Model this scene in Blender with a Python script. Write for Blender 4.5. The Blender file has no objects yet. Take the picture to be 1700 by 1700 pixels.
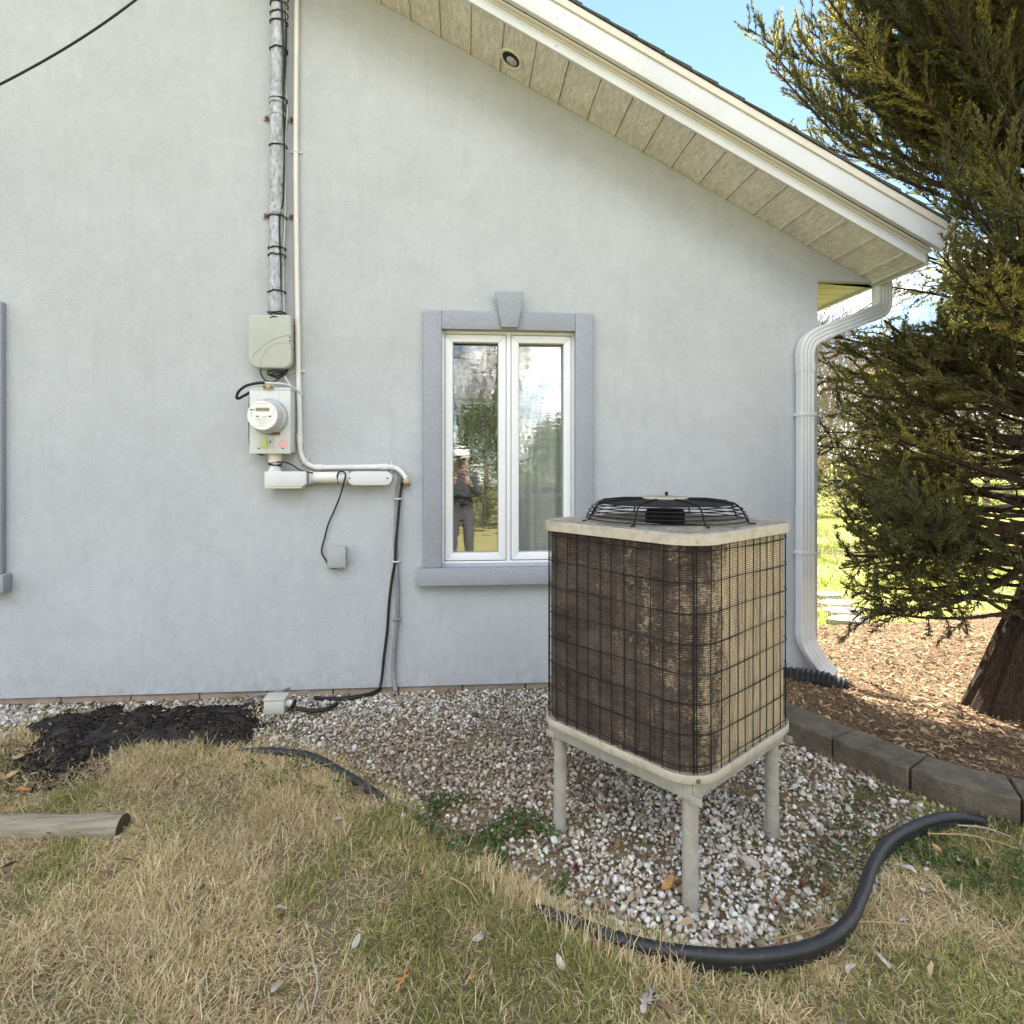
import bpy, bmesh, math, random
import numpy as np
from mathutils import Vector, Matrix, Euler

rnd = random.Random(7)
rng = np.random.default_rng(11)
SC = bpy.context.scene
COL = SC.collection
R = math.radians

# ------------------------------------------------------------------ camera, sky, sun, exposure
CAM_LOC = Vector((0.0, -3.8, 1.39))
YAW = R(4.7)
FPX, CPX, HPY = 1000.0, 850.0, 770.0          # focal length, centre column and horizon row of a 1700 px wide picture
cam = bpy.data.cameras.new('camera')
cam.sensor_width = 36.0
cam.lens = 36.0 * FPX / 1700.0
cam.shift_y = -(850.0 - HPY) / 1700.0
cam.clip_start = 0.05
cam.clip_end = 1500.0
camo = bpy.data.objects.new('camera', cam)
camo.location = CAM_LOC
camo.rotation_euler = (R(90), 0, -YAW)
COL.objects.link(camo)
SC.camera = camo

SUN_EL, SUN_AZ = R(51), R(17)                  # azimuth measured from +Y (behind the house) towards +X
world = bpy.data.worlds.new('World')
SC.world = world
world.use_nodes = True
wn = world.node_tree.nodes
bgn = wn['Background']
sky = wn.new('ShaderNodeTexSky')
sky.sky_type = 'NISHITA'
sky.sun_disc = False
sky.sun_elevation = SUN_EL
sky.sun_rotation = SUN_AZ
sky.air_density = 1.0
sky.dust_density = 0.0
sky.ozone_density = 1.8
def cloud_fill_sky(world, sky, bgn, off, cover=0.50, soft=0.12, scale=0.95, bright=11.0):
    """Scattered fair-weather cumulus, on a flat layer, added mostly out of view as neutral fill light."""
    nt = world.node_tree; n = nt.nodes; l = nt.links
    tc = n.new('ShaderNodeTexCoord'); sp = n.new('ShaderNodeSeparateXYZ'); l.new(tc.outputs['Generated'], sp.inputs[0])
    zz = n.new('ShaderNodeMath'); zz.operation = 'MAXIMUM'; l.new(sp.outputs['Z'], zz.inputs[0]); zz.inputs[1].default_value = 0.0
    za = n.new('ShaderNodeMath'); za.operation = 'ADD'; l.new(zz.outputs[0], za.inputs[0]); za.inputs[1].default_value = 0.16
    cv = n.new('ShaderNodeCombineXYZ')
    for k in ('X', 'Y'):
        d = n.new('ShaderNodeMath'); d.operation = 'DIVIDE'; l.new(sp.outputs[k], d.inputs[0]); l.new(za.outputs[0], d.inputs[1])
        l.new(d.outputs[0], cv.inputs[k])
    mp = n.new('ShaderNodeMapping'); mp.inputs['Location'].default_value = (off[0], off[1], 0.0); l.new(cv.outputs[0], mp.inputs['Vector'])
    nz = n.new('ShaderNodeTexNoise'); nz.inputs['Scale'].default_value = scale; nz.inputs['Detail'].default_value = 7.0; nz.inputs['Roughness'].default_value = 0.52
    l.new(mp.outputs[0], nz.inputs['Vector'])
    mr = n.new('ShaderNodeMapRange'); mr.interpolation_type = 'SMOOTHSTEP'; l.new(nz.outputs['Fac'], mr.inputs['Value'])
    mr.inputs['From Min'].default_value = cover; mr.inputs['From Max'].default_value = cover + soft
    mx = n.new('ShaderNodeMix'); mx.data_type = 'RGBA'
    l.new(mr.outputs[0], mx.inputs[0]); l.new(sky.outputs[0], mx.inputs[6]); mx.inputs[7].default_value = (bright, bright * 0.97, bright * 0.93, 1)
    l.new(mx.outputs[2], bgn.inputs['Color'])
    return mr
cloud_fill_sky(world, sky, bgn, (35.82, 55.06), 0.49, 0.12, 0.95, 20.0)  # offset leaves the sky in view clear; bright clouds elsewhere are added fill
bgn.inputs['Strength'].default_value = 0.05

sun = bpy.data.lights.new('sun', 'SUN')
sun.energy = 5.0
sun.angle = R(0.55)
sun.color = (1.0, 0.93, 0.82)
suno = bpy.data.objects.new('sun', sun)
sdir = Vector((math.sin(SUN_AZ) * math.cos(SUN_EL), math.cos(SUN_AZ) * math.cos(SUN_EL), math.sin(SUN_EL)))
suno.rotation_euler = sdir.to_track_quat('Z', 'Y').to_euler()
suno.location = (6, 12, 14)
COL.objects.link(suno)

SC.view_settings.view_transform = 'Standard'
SC.view_settings.look = 'None'
SC.view_settings.gamma = 1.0
SC.view_settings.exposure = 2.56
SC.view_settings.use_curve_mapping = False
cy = SC.cycles
cy.use_denoising = True
cy.denoiser = 'OPENIMAGEDENOISE'
cy.max_bounces = 8
cy.diffuse_bounces = 4
cy.glossy_bounces = 4
cy.transmission_bounces = 6
cy.transparent_max_bounces = 12
cy.caustics_reflective = False
cy.caustics_refractive = False
cy.sample_clamp_indirect = 8.0
cy.use_adaptive_sampling = True
cy.adaptive_threshold = 0.01

# ------------------------------------------------------------------ measuring
def ray(px, py):
    x = (px - CPX) / FPX
    return Vector((math.cos(YAW) * x + math.sin(YAW), math.cos(YAW) - math.sin(YAW) * x, (HPY - py) / FPX))
def onY(px, py, Y=0.0):
    d = ray(px, py); return CAM_LOC + d * ((Y - CAM_LOC.y) / d.y)
GZ = -0.045
def onZ(px, py, Z=GZ):
    d = ray(px, py); return CAM_LOC + d * ((Z - CAM_LOC.z) / d.z)

# ------------------------------------------------------------------ material helpers
def new_mat(name):
    m = bpy.data.materials.new(name); m.use_nodes = True
    nt = m.node_tree
    return m, nt, nt.nodes['Principled BSDF']
def N(nt, t, **kw):
    n = nt.nodes.new(t)
    for k, v in kw.items():
        if k.startswith('i_'):
            n.inputs[k[2:].replace('_', ' ')].default_value = v
        else:
            setattr(n, k, v)
    return n
def L(nt, a, b): nt.links.new(a, b)
def coords(nt, scale=(1, 1, 1), kind='Object'):
    tc = N(nt, 'ShaderNodeTexCoord'); mp = N(nt, 'ShaderNodeMapping')
    mp.inputs['Scale'].default_value = scale
    L(nt, tc.outputs[kind], mp.inputs['Vector'])
    return mp.outputs['Vector']
def noise(nt, vec, scale, detail=4.0, rough=0.55, dist=0.0):
    n = N(nt, 'ShaderNodeTexNoise')
    n.inputs['Scale'].default_value = scale; n.inputs['Detail'].default_value = detail
    n.inputs['Roughness'].default_value = rough; n.inputs['Distortion'].default_value = dist
    if vec is not None: L(nt, vec, n.inputs['Vector'])
    return n.outputs['Fac']
def ramp(nt, fac, stops):
    r = N(nt, 'ShaderNodeValToRGB')
    e = r.color_ramp.elements
    while len(e) < len(stops): e.new(0.5)
    for i, (p, c) in enumerate(stops):
        e[i].position = p
        e[i].color = (c[0], c[1], c[2], 1) if hasattr(c, '__len__') else (c, c, c, 1)
    L(nt, fac, r.inputs['Fac'])
    return r.outputs['Color']
def mix(nt, fac, a, b, mode='MIX'):
    m = N(nt, 'ShaderNodeMix', data_type='RGBA', blend_type=mode)
    for s, v in ((m.inputs[0], fac), (m.inputs[6], a), (m.inputs[7], b)):
        if isinstance(v, bpy.types.NodeSocket): L(nt, v, s)
        elif hasattr(v, '__len__'): s.default_value = (v[0], v[1], v[2], 1)
        else: s.default_value = v
    return m.outputs[2]
def bump(nt, bs, height, strength=0.3, dist=0.01):
    b = N(nt, 'ShaderNodeBump'); b.inputs['Strength'].default_value = strength; b.inputs['Distance'].default_value = dist
    L(nt, height, b.inputs['Height']); L(nt, b.outputs['Normal'], bs.inputs['Normal'])
    return b
def plain(name, col, rough=0.5, metal=0.0, var=0.12, scale=18.0, bmp=0.08, spec=0.5, bscale=90.0):
    m, nt, bs = new_mat(name)
    v = coords(nt)
    f = noise(nt, v, scale, 5, 0.6)
    c = ramp(nt, f, [(0.25, [x * (1 - var) for x in col]), (0.75, [min(1, x * (1 + var)) for x in col])])
    L(nt, c, bs.inputs['Base Color'])
    bs.inputs['Roughness'].default_value = rough; bs.inputs['Metallic'].default_value = metal
    bs.inputs['Specular IOR Level'].default_value = spec
    if bmp: bump(nt, bs, noise(nt, v, bscale, 4), bmp, 0.004)
    return m

M = {}
# stucco
def stucco(name, col, stain=True):
    m, nt, bs = new_mat(name)
    v = coords(nt)
    big = noise(nt, v, 1.3, 5, 0.6)
    c = ramp(nt, big, [(0.3, [x * 0.94 for x in col]), (0.7, [min(1, x * 1.05) for x in col])])
    fine = noise(nt, v, 160, 3, 0.6)
    c = mix(nt, 1.0, c, ramp(nt, fine, [(0.28, 0.78), (0.5, 1.0), (0.8, 1.10)]), 'MULTIPLY')
    mid = noise(nt, v, 22, 6, 0.7)
    c = mix(nt, 1.0, c, ramp(nt, mid, [(0.3, 0.95), (0.6, 1.02)]), 'MULTIPLY')
    if stain:
        st = noise(nt, coords(nt, (9, 9, 0.55)), 2.2, 6, 0.65, 0.3)
        c = mix(nt, ramp(nt, st, [(0.53, 0.0), (0.78, 0.42)]), c, [x * y for x, y in zip(col, (0.84, 0.83, 0.80))])
        mot = noise(nt, coords(nt, (1, 1, 0.7)), 7.5, 8, 0.75, 0.5)
        c = mix(nt, 1.0, c, ramp(nt, mot, [(0.34, 0.955), (0.5, 1.0), (0.66, 1.045)]), 'MULTIPLY')
        sz = N(nt, 'ShaderNodeSeparateXYZ'); L(nt, coords(nt), sz.inputs[0])
        base = N(nt, 'ShaderNodeMapRange'); L(nt, sz.outputs['Z'], base.inputs['Value']); base.inputs['From Min'].default_value = 0.30; base.inputs['From Max'].default_value = 0.03
        spl = mix(nt, 1.0, base.outputs[0], ramp(nt, noise(nt, coords(nt, (2, 2, 1.2)), 9, 8, 0.75), [(0.42, 0.0), (0.66, 0.55)]), 'MULTIPLY')
        c = mix(nt, spl, c, [x * y for x, y in zip(col, (0.62, 0.57, 0.50))])
        pale = noise(nt, coords(nt, (3, 3, 1.2)), 2.8, 7, 0.72, 0.2)
        c = mix(nt, ramp(nt, pale, [(0.56, 0.0), (0.72, 0.5)]), c, [min(1, x * 1.1) for x in col])
        pk = noise(nt, v, 75, 2, 0.5)
        c = mix(nt, ramp(nt, pk, [(0.765, 0.0), (0.80, 0.7)]), c, [x * 0.42 for x in col])
    L(nt, c, bs.inputs['Base Color'])
    bs.inputs['Roughness'].default_value = 0.92; bs.inputs['Specular IOR Level'].default_value = 0.2
    h = mix(nt, 0.45, noise(nt, v, 95, 6, 0.7), noise(nt, v, 14, 4, 0.6))
    bump(nt, bs, h, 0.8, 0.009)
    return m
M['stucco'] = stucco('stucco', (0.435, 0.458, 0.487))
M['trim'] = stucco('trim_stucco', (0.305, 0.328, 0.37), False)
M['foundation'] = plain('foundation', (0.33, 0.27, 0.21), 0.95, var=0.3, scale=9, bmp=0.5, bscale=40, spec=0.1)
M['vinyl'] = plain('white_vinyl', (0.70, 0.72, 0.74), 0.4, var=0.04, scale=6, bmp=0.02)
M['aluminium_white'] = plain('white_aluminium', (0.60, 0.62, 0.64), 0.42, var=0.06, scale=10, bmp=0.03)
def fascia_mat():
    m, nt, bs = new_mat('fascia_paint')
    v = coords(nt)
    c = ramp(nt, noise(nt, v, 2.5, 5), [(0.3, (0.54, 0.56, 0.59)), (0.7, (0.62, 0.64, 0.67))])
    d = noise(nt, v, 60, 2, 0.5)
    reg = noise(nt, v, 3.0, 3, 0.5)
    k = mix(nt, 1.0, ramp(nt, d, [(0.71, 0.0), (0.74, 0.85)]), ramp(nt, reg, [(0.42, 0.0), (0.55, 1.0)]), 'MULTIPLY')
    c = mix(nt, k, c, (0.09, 0.08, 0.07))
    L(nt, c, bs.inputs['Base Color']); bs.inputs['Roughness'].default_value = 0.5
    bump(nt, bs, noise(nt, v, 50, 3), 0.05, 0.003)
    return m
M['fascia'] = fascia_mat()
M['cream'] = plain('cream_paint', (0.60, 0.575, 0.52), 0.5, var=0.07, scale=5, bmp=0.03)
def soffit_mat(name, col, dirt):
    m, nt, bs = new_mat(name)
    v = coords(nt)
    c = ramp(nt, noise(nt, v, 5, 6, 0.7), [(0.3, [x * 0.8 for x in col]), (0.7, col)])
    g = noise(nt, coords(nt, (16, 3, 16)), 4.5, 8, 0.78, 0.8)
    c = mix(nt, ramp(nt, g, [(0.40, 0.0), (0.62, dirt * .8)]), c, [x * 0.45 for x in col])
    w = noise(nt, coords(nt, (40, 9, 40)), 3.0, 8, 0.8, 1.2)
    c = mix(nt, ramp(nt, w, [(0.55, 0.0), (0.68, dirt * 0.8)]), c, [x * 0.5 for x in col])
    vo = N(nt, 'ShaderNodeTexVoronoi'); vo.inputs['Scale'].default_value = 70
    L(nt, v, vo.inputs['Vector'])
    c = mix(nt, ramp(nt, vo.outputs['Distance'], [(0.12, 0.6), (0.2, 0.0)]), c, [x * 0.3 for x in col])
    L(nt, c, bs.inputs['Base Color']); bs.inputs['Roughness'].default_value = 0.75
    bump(nt, bs, noise(nt, v, 60, 5), 0.15, 0.004)
    return m
M['soffit'] = soffit_mat('rake_soffit', (0.80, 0.765, 0.705), 1.0)
M['eave_soffit'] = soffit_mat('eave_soffit', (0.66, 0.62, 0.46), 0.12)
M['shingle'] = plain('asphalt_shingle', (0.075, 0.08, 0.07), 0.95, var=0.4, scale=60, bmp=0.6, bscale=220, spec=0.1)
def galvanised():
    m, nt, bs = new_mat('galvanised_steel')
    v = coords(nt, (1, 1, 0.55))
    vo = N(nt, 'ShaderNodeTexVoronoi'); vo.inputs['Scale'].default_value = 75; L(nt, v, vo.inputs['Vector'])
    c = mix(nt, 0.55, ramp(nt, noise(nt, v, 30, 6, 0.7), [(0.3, (0.19, 0.21, 0.23)), (0.72, (0.43, 0.455, 0.48))]), vo.outputs['Color'], 'SOFT_LIGHT')
    c = mix(nt, 1.0, c, (0.44, 0.47, 0.50), 'COLOR')
    L(nt, c, bs.inputs['Base Color'])
    bs.inputs['Metallic'].default_value = 0.35; bs.inputs['Roughness'].default_value = 0.6
    return m
M['galv'] = galvanised()
M['pvc'] = plain('grey_pvc', (0.6, 0.61, 0.62), 0.45, var=0.06, scale=9, bmp=0.03)
M['pvc_light'] = plain('pale_conduit', (0.66, 0.65, 0.62), 0.45, var=0.08, scale=9, bmp=0.03)
M['cream_pvc'] = plain('cream_pvc', (0.62, 0.57, 0.47), 0.5, var=0.08, scale=20, bmp=0.03)
M['telecom'] = plain('telecom_plastic', (0.385, 0.40, 0.36), 0.5, var=0.07, scale=7, bmp=0.04)
def meter_paint():
    m, nt, bs = new_mat('meter_box_paint')
    v = coords(nt)
    c = ramp(nt, noise(nt, v, 5, 5), [(0.3, (0.52, 0.55, 0.54)), (0.7, (0.6, 0.63, 0.62))])
    st = noise(nt, coords(nt, (26, 26, 2.2)), 2.0, 6, 0.6)
    c = mix(nt, ramp(nt, st, [(0.55, 0.0), (0.75, 0.6)]), c, (0.4, 0.38, 0.33))
    L(nt, c, bs.inputs['Base Color']); bs.inputs['Roughness'].default_value = 0.5
    return m
M['meter_box'] = meter_paint()
M['black'] = plain('black_rubber', (0.006, 0.006, 0.007), 0.6, var=0.3, scale=30, bmp=0.05)
M['black_metal'] = plain('black_wire', (0.0055, 0.0055, 0.006), 0.6, var=0.3, scale=30, bmp=0.0, spec=0.25)
M['grey_cable'] = plain('grey_cable', (0.2, 0.205, 0.22), 0.55, var=0.15, scale=25, bmp=0.05)
M['white_cable'] = plain('white_cable', (0.6, 0.59, 0.57), 0.5, var=0.1, scale=25, bmp=0.0)
M['brass'] = plain('tarnished_brass', (0.42, 0.32, 0.19), 0.5, 0.5, var=0.25, scale=60)
M['rust'] = plain('rusty_steel', (0.2, 0.12, 0.075), 0.8, 0.2, var=0.4, scale=70, bmp=0.3)
M['meter_face'] = plain('meter_face', (0.72, 0.72, 0.7), 0.35, var=0.02, bmp=0)
M['meter_glass'] = plain('meter_cover', (0.5, 0.53, 0.52), 0.18, var=0.05, bmp=0)
M['ink'] = plain('printed_ink', (0.10, 0.10, 0.10), 0.6, var=0.2, bmp=0)
M['lcd'] = plain('display', (0.24, 0.2, 0.15), 0.25, var=0.2, scale=150, bmp=0)
M['tag'] = plain('seal_tag', (0.45, 0.55, 0.1), 0.4, var=0.1, bmp=0)
M['sticker'] = plain('faded_sticker', (0.75, 0.42, 0.43), 0.6, var=0.12, scale=160, bmp=0)
M['grey_box'] = plain('grey_junction_box', (0.34, 0.36, 0.38), 0.6, var=0.1, scale=25, bmp=0.05)
M['beige_box'] = plain('beige_box', (0.5, 0.5, 0.43), 0.5, var=0.1, scale=20, bmp=0.04)
M['dark'] = plain('dark_void', (0.012, 0.012, 0.012), 0.9, var=0.2, bmp=0)
M['room'] = plain('room_paint', (0.35, 0.33, 0.3), 0.9, var=0.1, bmp=0)

# ------------------------------------------------------------------ mesh helpers
def mesh(name, verts, faces, mat, parent=None, smooth=False, loc=None):
    """One mesh object; verts are world coordinates (or the parent's own frame when it was made with frame=True)."""
    me = bpy.data.meshes.new(name)
    off = Vector((0, 0, 0))
    if parent is not None and not parent.get('_frame'):
        off = parent_world(parent)
    if loc is not None:
        off = Vector(loc) if parent is None else off
    verts = [(v[0] - off.x, v[1] - off.y, v[2] - off.z) for v in verts]
    me.from_pydata(verts, [], faces)
    me.update()
    if smooth is not False:
        me.shade_smooth() if smooth is True else me.shade_smooth()
        if smooth is not True:
            try: me.set_sharp_from_angle(angle=R(smooth))
            except Exception: pass
    if mat is not None: me.materials.append(mat)
    o = bpy.data.objects.new(name, me)
    COL.objects.link(o)
    if parent is not None: o.parent = parent
    elif loc is not None: o.location = loc
    return o
def parent_world(p):
    w = Vector(p.location)
    while p.parent is not None:
        p = p.parent; w += Vector(p.location)
    return w
def tag(o, label=None, cat=None, group=None, kind=None):
    if label: o['label'] = label
    if cat: o['category'] = cat
    if group: o['group'] = group
    if kind: o['kind'] = kind
    return o
def empty(name, loc=(0, 0, 0), parent=None, rotz=0.0, frame=False):
    o = bpy.data.objects.new(name, None)
    o.empty_display_size = 0.1
    COL.objects.link(o)
    if parent is not None:
        o.parent = parent
        if not parent.get('_frame'):
            loc = Vector(loc) - parent_world(parent)
    o.location = loc; o.rotation_euler = (0, 0, rotz)
    if frame: FRAMES.append(o); o['_frame'] = 1
    return o
FRAMES = []
class B:
    """Collects geometry for one mesh."""
    def __init__(s): s.v = []; s.f = []
    def add(s, v, f):
        n = len(s.v); s.v += [tuple(x) for x in v]; s.f += [tuple(i + n for i in q) for q in f]; return s
    def box(s, lo, hi):
        (a, b, c), (d, e, g) = lo, hi
        return s.add([(a, b, c), (d, b, c), (d, e, c), (a, e, c), (a, b, g), (d, b, g), (d, e, g), (a, e, g)],
                     [(0, 3, 2, 1), (4, 5, 6, 7), (0, 1, 5, 4), (1, 2, 6, 5), (2, 3, 7, 6), (3, 0, 4, 7)])
    def tube(s, pts, r, seg=8, cap=True):
        pts = [Vector(p) for p in pts]
        rs = r if hasattr(r, '__len__') else [r] * len(pts)
        ups = None; rings = []
        for i, p in enumerate(pts):
            t = (pts[min(i + 1, len(pts) - 1)] - pts[max(i - 1, 0)])
            t = t.normalized() if t.length > 1e-9 else Vector((0, 0, 1))
            if ups is None:
                ups = t.orthogonal().normalized()
            else:
                ups = ups - t * ups.dot(t)
                ups = ups.normalized() if ups.length > 1e-6 else t.orthogonal().normalized()
            w = t.cross(ups)
            rings.append([p + (ups * math.cos(a) + w * math.sin(a)) * rs[i] for a in [2 * math.pi * k / seg for k in range(seg)]])
        v = [q for g in rings for q in g]; f = []
        for i in range(len(rings) - 1):
            for k in range(seg):
                a, b = i * seg + k, i * seg + (k + 1) % seg
                f.append((a, b, b + seg, a + seg))
        if cap:
            f.append(tuple(range(seg - 1, -1, -1))); n = (len(rings) - 1) * seg
            f.append(tuple(n + k for k in range(seg)))
        return s.add(v, f)
    def prism(s, poly, axis, lo, hi):
        """2D polygon extruded along an axis ('x','y','z')."""
        def P(a, b, c):
            return {'x': (c, a, b), 'y': (a, c, b), 'z': (a, b, c)}[axis]
        n = len(poly)
        v = [P(a, b, lo) for a, b in poly] + [P(a, b, hi) for a, b in poly]
        f = [tuple(range(n)), tuple(range(2 * n - 1, n - 1, -1))] + [(i, i + n, (i + 1) % n + n, (i + 1) % n) for i in range(n)]
        return s.add(v, f)
    def lathe(s, prof, centre, axis='z', seg=32):
        c = Vector(centre); v = []; f = []
        for r, h in prof:
            for k in range(seg):
                a = 2 * math.pi * k / seg
                if axis == 'z': v.append(c + Vector((r * math.cos(a), r * math.sin(a), h)))
                else: v.append(c + Vector((r * math.cos(a), h, r * math.sin(a))))
        for i in range(len(prof) - 1):
            for k in range(seg):
                a, b = i * seg + k, i * seg + (k + 1) % seg
                f.append((a, b, b + seg, a + seg))
        f.append(tuple(range(seg))); n = (len(prof) - 1) * seg
        f.append(tuple(n + k for k in range(seg - 1, -1, -1)))
        return s.add(v, f)
    def build(s, name, mat, parent=None, smooth=False, bevel=0.0, segs=2, loc=None):
        o = mesh(name, s.v, s.f, mat, parent, False, loc)
        me = o.data
        bm = bmesh.new(); bm.from_mesh(me)
        bmesh.ops.recalc_face_normals(bm, faces=bm.faces)
        if bevel:
            es = [e for e in bm.edges if len(e.link_faces) == 2 and e.calc_face_angle(0) > 0.5]
            bmesh.ops.bevel(bm, geom=es, offset=bevel, segments=segs, affect='EDGES', profile=0.5, clamp_overlap=True)
        bm.to_mesh(me); bm.free()
        if smooth or bevel:
            me.shade_smooth()
            try: me.set_sharp_from_angle(angle=R(smooth if smooth and smooth is not True else 40))
            except Exception: pass
        return o
def spline(pts, n=8):
    pts = [Vector(p) for p in pts]; out = []
    for i in range(len(pts) - 1):
        p0, p1, p2, p3 = pts[max(i - 1, 0)], pts[i], pts[i + 1], pts[min(i + 2, len(pts) - 1)]
        for k in range(n):
            t = k / n
            out.append(0.5 * ((2 * p1) + (p2 - p0) * t + (2 * p0 - 5 * p1 + 4 * p2 - p3) * t * t + (3 * p1 - p0 - 3 * p2 + p3) * t ** 3))
    out.append(pts[-1]); return out
def big_mesh(name, V, F, mat, col=None, parent=None, smooth=False, loc=None):
    """V (n,3) float, F (m,k) int with k fixed; col (n,3) per-vertex colour -> attribute 'Col'."""
    me = bpy.data.meshes.new(name)
    V = np.asarray(V, np.float32); F = np.asarray(F, np.int32)
    if parent is not None: V = V - np.array(parent_world(parent), np.float32)
    n, (m, k) = len(V), F.shape
    me.vertices.add(n); me.vertices.foreach_set('co', V.ravel())
    me.loops.add(m * k); me.loops.foreach_set('vertex_index', F.ravel())
    me.polygons.add(m)
    me.polygons.foreach_set('loop_start', np.arange(0, m * k, k, dtype=np.int32))
    me.polygons.foreach_set('loop_total', np.full(m, k, np.int32))
    if smooth: me.polygons.foreach_set('use_smooth', np.ones(m, bool))
    if col is not None:
        a = me.color_attributes.new('Col', 'FLOAT_COLOR', 'POINT')
        c = np.ones((n, 4), np.float32); c[:, :3] = col
        a.data.foreach_set('color', c.ravel())
    me.update(calc_edges=True)
    me.materials.append(mat)
    o = bpy.data.objects.new(name, me); COL.objects.link(o)
    if parent is not None: o.parent = parent
    return o
def attr_mat(name, rough=0.8, trans=0.0, spec=0.3, bmp=0.0, var=None):
    m, nt, bs = new_mat(name)
    a = N(nt, 'ShaderNodeVertexColor'); a.layer_name = 'Col'
    c = a.outputs['Color']
    if var:
        c = mix(nt, 1.0, c, ramp(nt, noise(nt, coords(nt), var, 4, 0.65), [(0.25, 0.72), (0.7, 1.12)]), 'MULTIPLY')
    L(nt, c, bs.inputs['Base Color'])
    bs.inputs['Roughness'].default_value = rough; bs.inputs['Specular IOR Level'].default_value = spec
    if bmp: bump(nt, bs, noise(nt, coords(nt), 140, 4, 0.6), bmp, 0.004)
    if trans:
        tr = N(nt, 'ShaderNodeBsdfTranslucent'); L(nt, c, tr.inputs['Color'])
        ms = N(nt, 'ShaderNodeMixShader'); ms.inputs[0].default_value = trans
        L(nt, bs.outputs[0], ms.inputs[1]); L(nt, tr.outputs[0], ms.inputs[2])
        L(nt, ms.outputs[0], nt.nodes['Material Output'].inputs['Surface'])
    return m

# ------------------------------------------------------------------ fields used on the ground
def vnoise(x, y, s, seed=0):
    x = np.asarray(x, float) * s + seed * 17.3; y = np.asarray(y, float) * s + seed * 9.1
    xi, yi = np.floor(x), np.floor(y); xf, yf = x - xi, y - yi
    def h(a, b):
        q = np.sin(a * 127.1 + b * 311.7 + seed * 7.7) * 43758.5453
        return q - np.floor(q)
    u, w = xf * xf * (3 - 2 * xf), yf * yf * (3 - 2 * yf)
    return (h(xi, yi) * (1 - u) + h(xi + 1, yi) * u) * (1 - w) + (h(xi, yi + 1) * (1 - u) + h(xi + 1, yi + 1) * u) * w
def fbm(x, y, s, seed=0, o=4):
    t = 0; a = 0.5; n = 0
    for i in range(o):
        t = t + a * vnoise(x, y, s * 2 ** i, seed + i); n += a; a *= 0.5
    return t / n
def in_poly(x, y, poly):
    x = np.asarray(x); y = np.asarray(y); ins = np.zeros(x.shape, bool)
    n = len(poly)
    for i in range(n):
        x1, y1 = poly[i]; x2, y2 = poly[(i + 1) % n]
        c = ((y1 > y) != (y2 > y)) & (x < (x2 - x1) * (y - y1) / ((y2 - y1) if y2 != y1 else 1e-9) + x1)
        ins ^= c
    return ins
def poly_dist(x, y, poly, closed=True):
    x = np.asarray(x, float); y = np.asarray(y, float); d = np.full(x.shape, 1e9)
    n = len(poly)
    for i in range(n if closed else n - 1):
        ax, ay = poly[i]; bx, by = poly[(i + 1) % n]
        dx, dy = bx - ax, by - ay; l = dx * dx + dy * dy + 1e-12
        t = np.clip(((x - ax) * dx + (y - ay) * dy) / l, 0, 1)
        d = np.minimum(d, np.hypot(x - ax - t * dx, y - ay - t * dy))
    return d
def gz(x, y):
    """Height of the yard."""
    near = np.exp(-((np.asarray(x, float)) ** 2 + (np.asarray(y, float) + 1.5) ** 2) / 30.0)
    return GZ + near * ((fbm(x, y, 1.1, 3, 3) - 0.5) * 0.022 + (fbm(x, y, 6, 5, 2) - 0.5) * 0.012)
def gz1(x, y): return float(gz(np.array([x]), np.array([y]))[0])

gp = lambda *ps: [tuple(onZ(a, b))[:2] for a, b in ps]
GRAVEL = [(-3.4, 0.0)] + gp((0, 1230), (60, 1205), (100, 1190), (430, 1182), (418, 1222), (520, 1258), (600, 1292), (650, 1332),
          (720, 1385), (800, 1440), (890, 1495), (950, 1530), (1060, 1572), (1150, 1592), (1250, 1597), (1375, 1548), (1425, 1480),
          (1458, 1415), (1530, 1368)) + [(1.95, -1.42), (1.84, -1.10), (1.72, -0.78), (1.62, -0.45), (1.62, 0.0)]
MULCH = [(1.66, 0.0), (1.74, -0.5), (1.86, -0.86), (1.98, -1.12), (2.05, -1.32), (2.2, -1.42), (2.6, -1.62), (3.5, -1.9), (5.5, -1.6),
         (6.2, 0.3), (5.2, 1.6), (4.0, 1.35), (3.2, 1.25), (2.34, 1.1), (2.34, 0.0)]
BLOCK_PATH = [(1.66, -0.38), (1.70, -0.60), (1.79, -0.84), (1.90, -1.08), (2.00, -1.29), (2.14, -1.46), (2.34, -1.58), (2.62, -1.68), (2.95, -1.75), (3.3, -1.78)]
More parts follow.
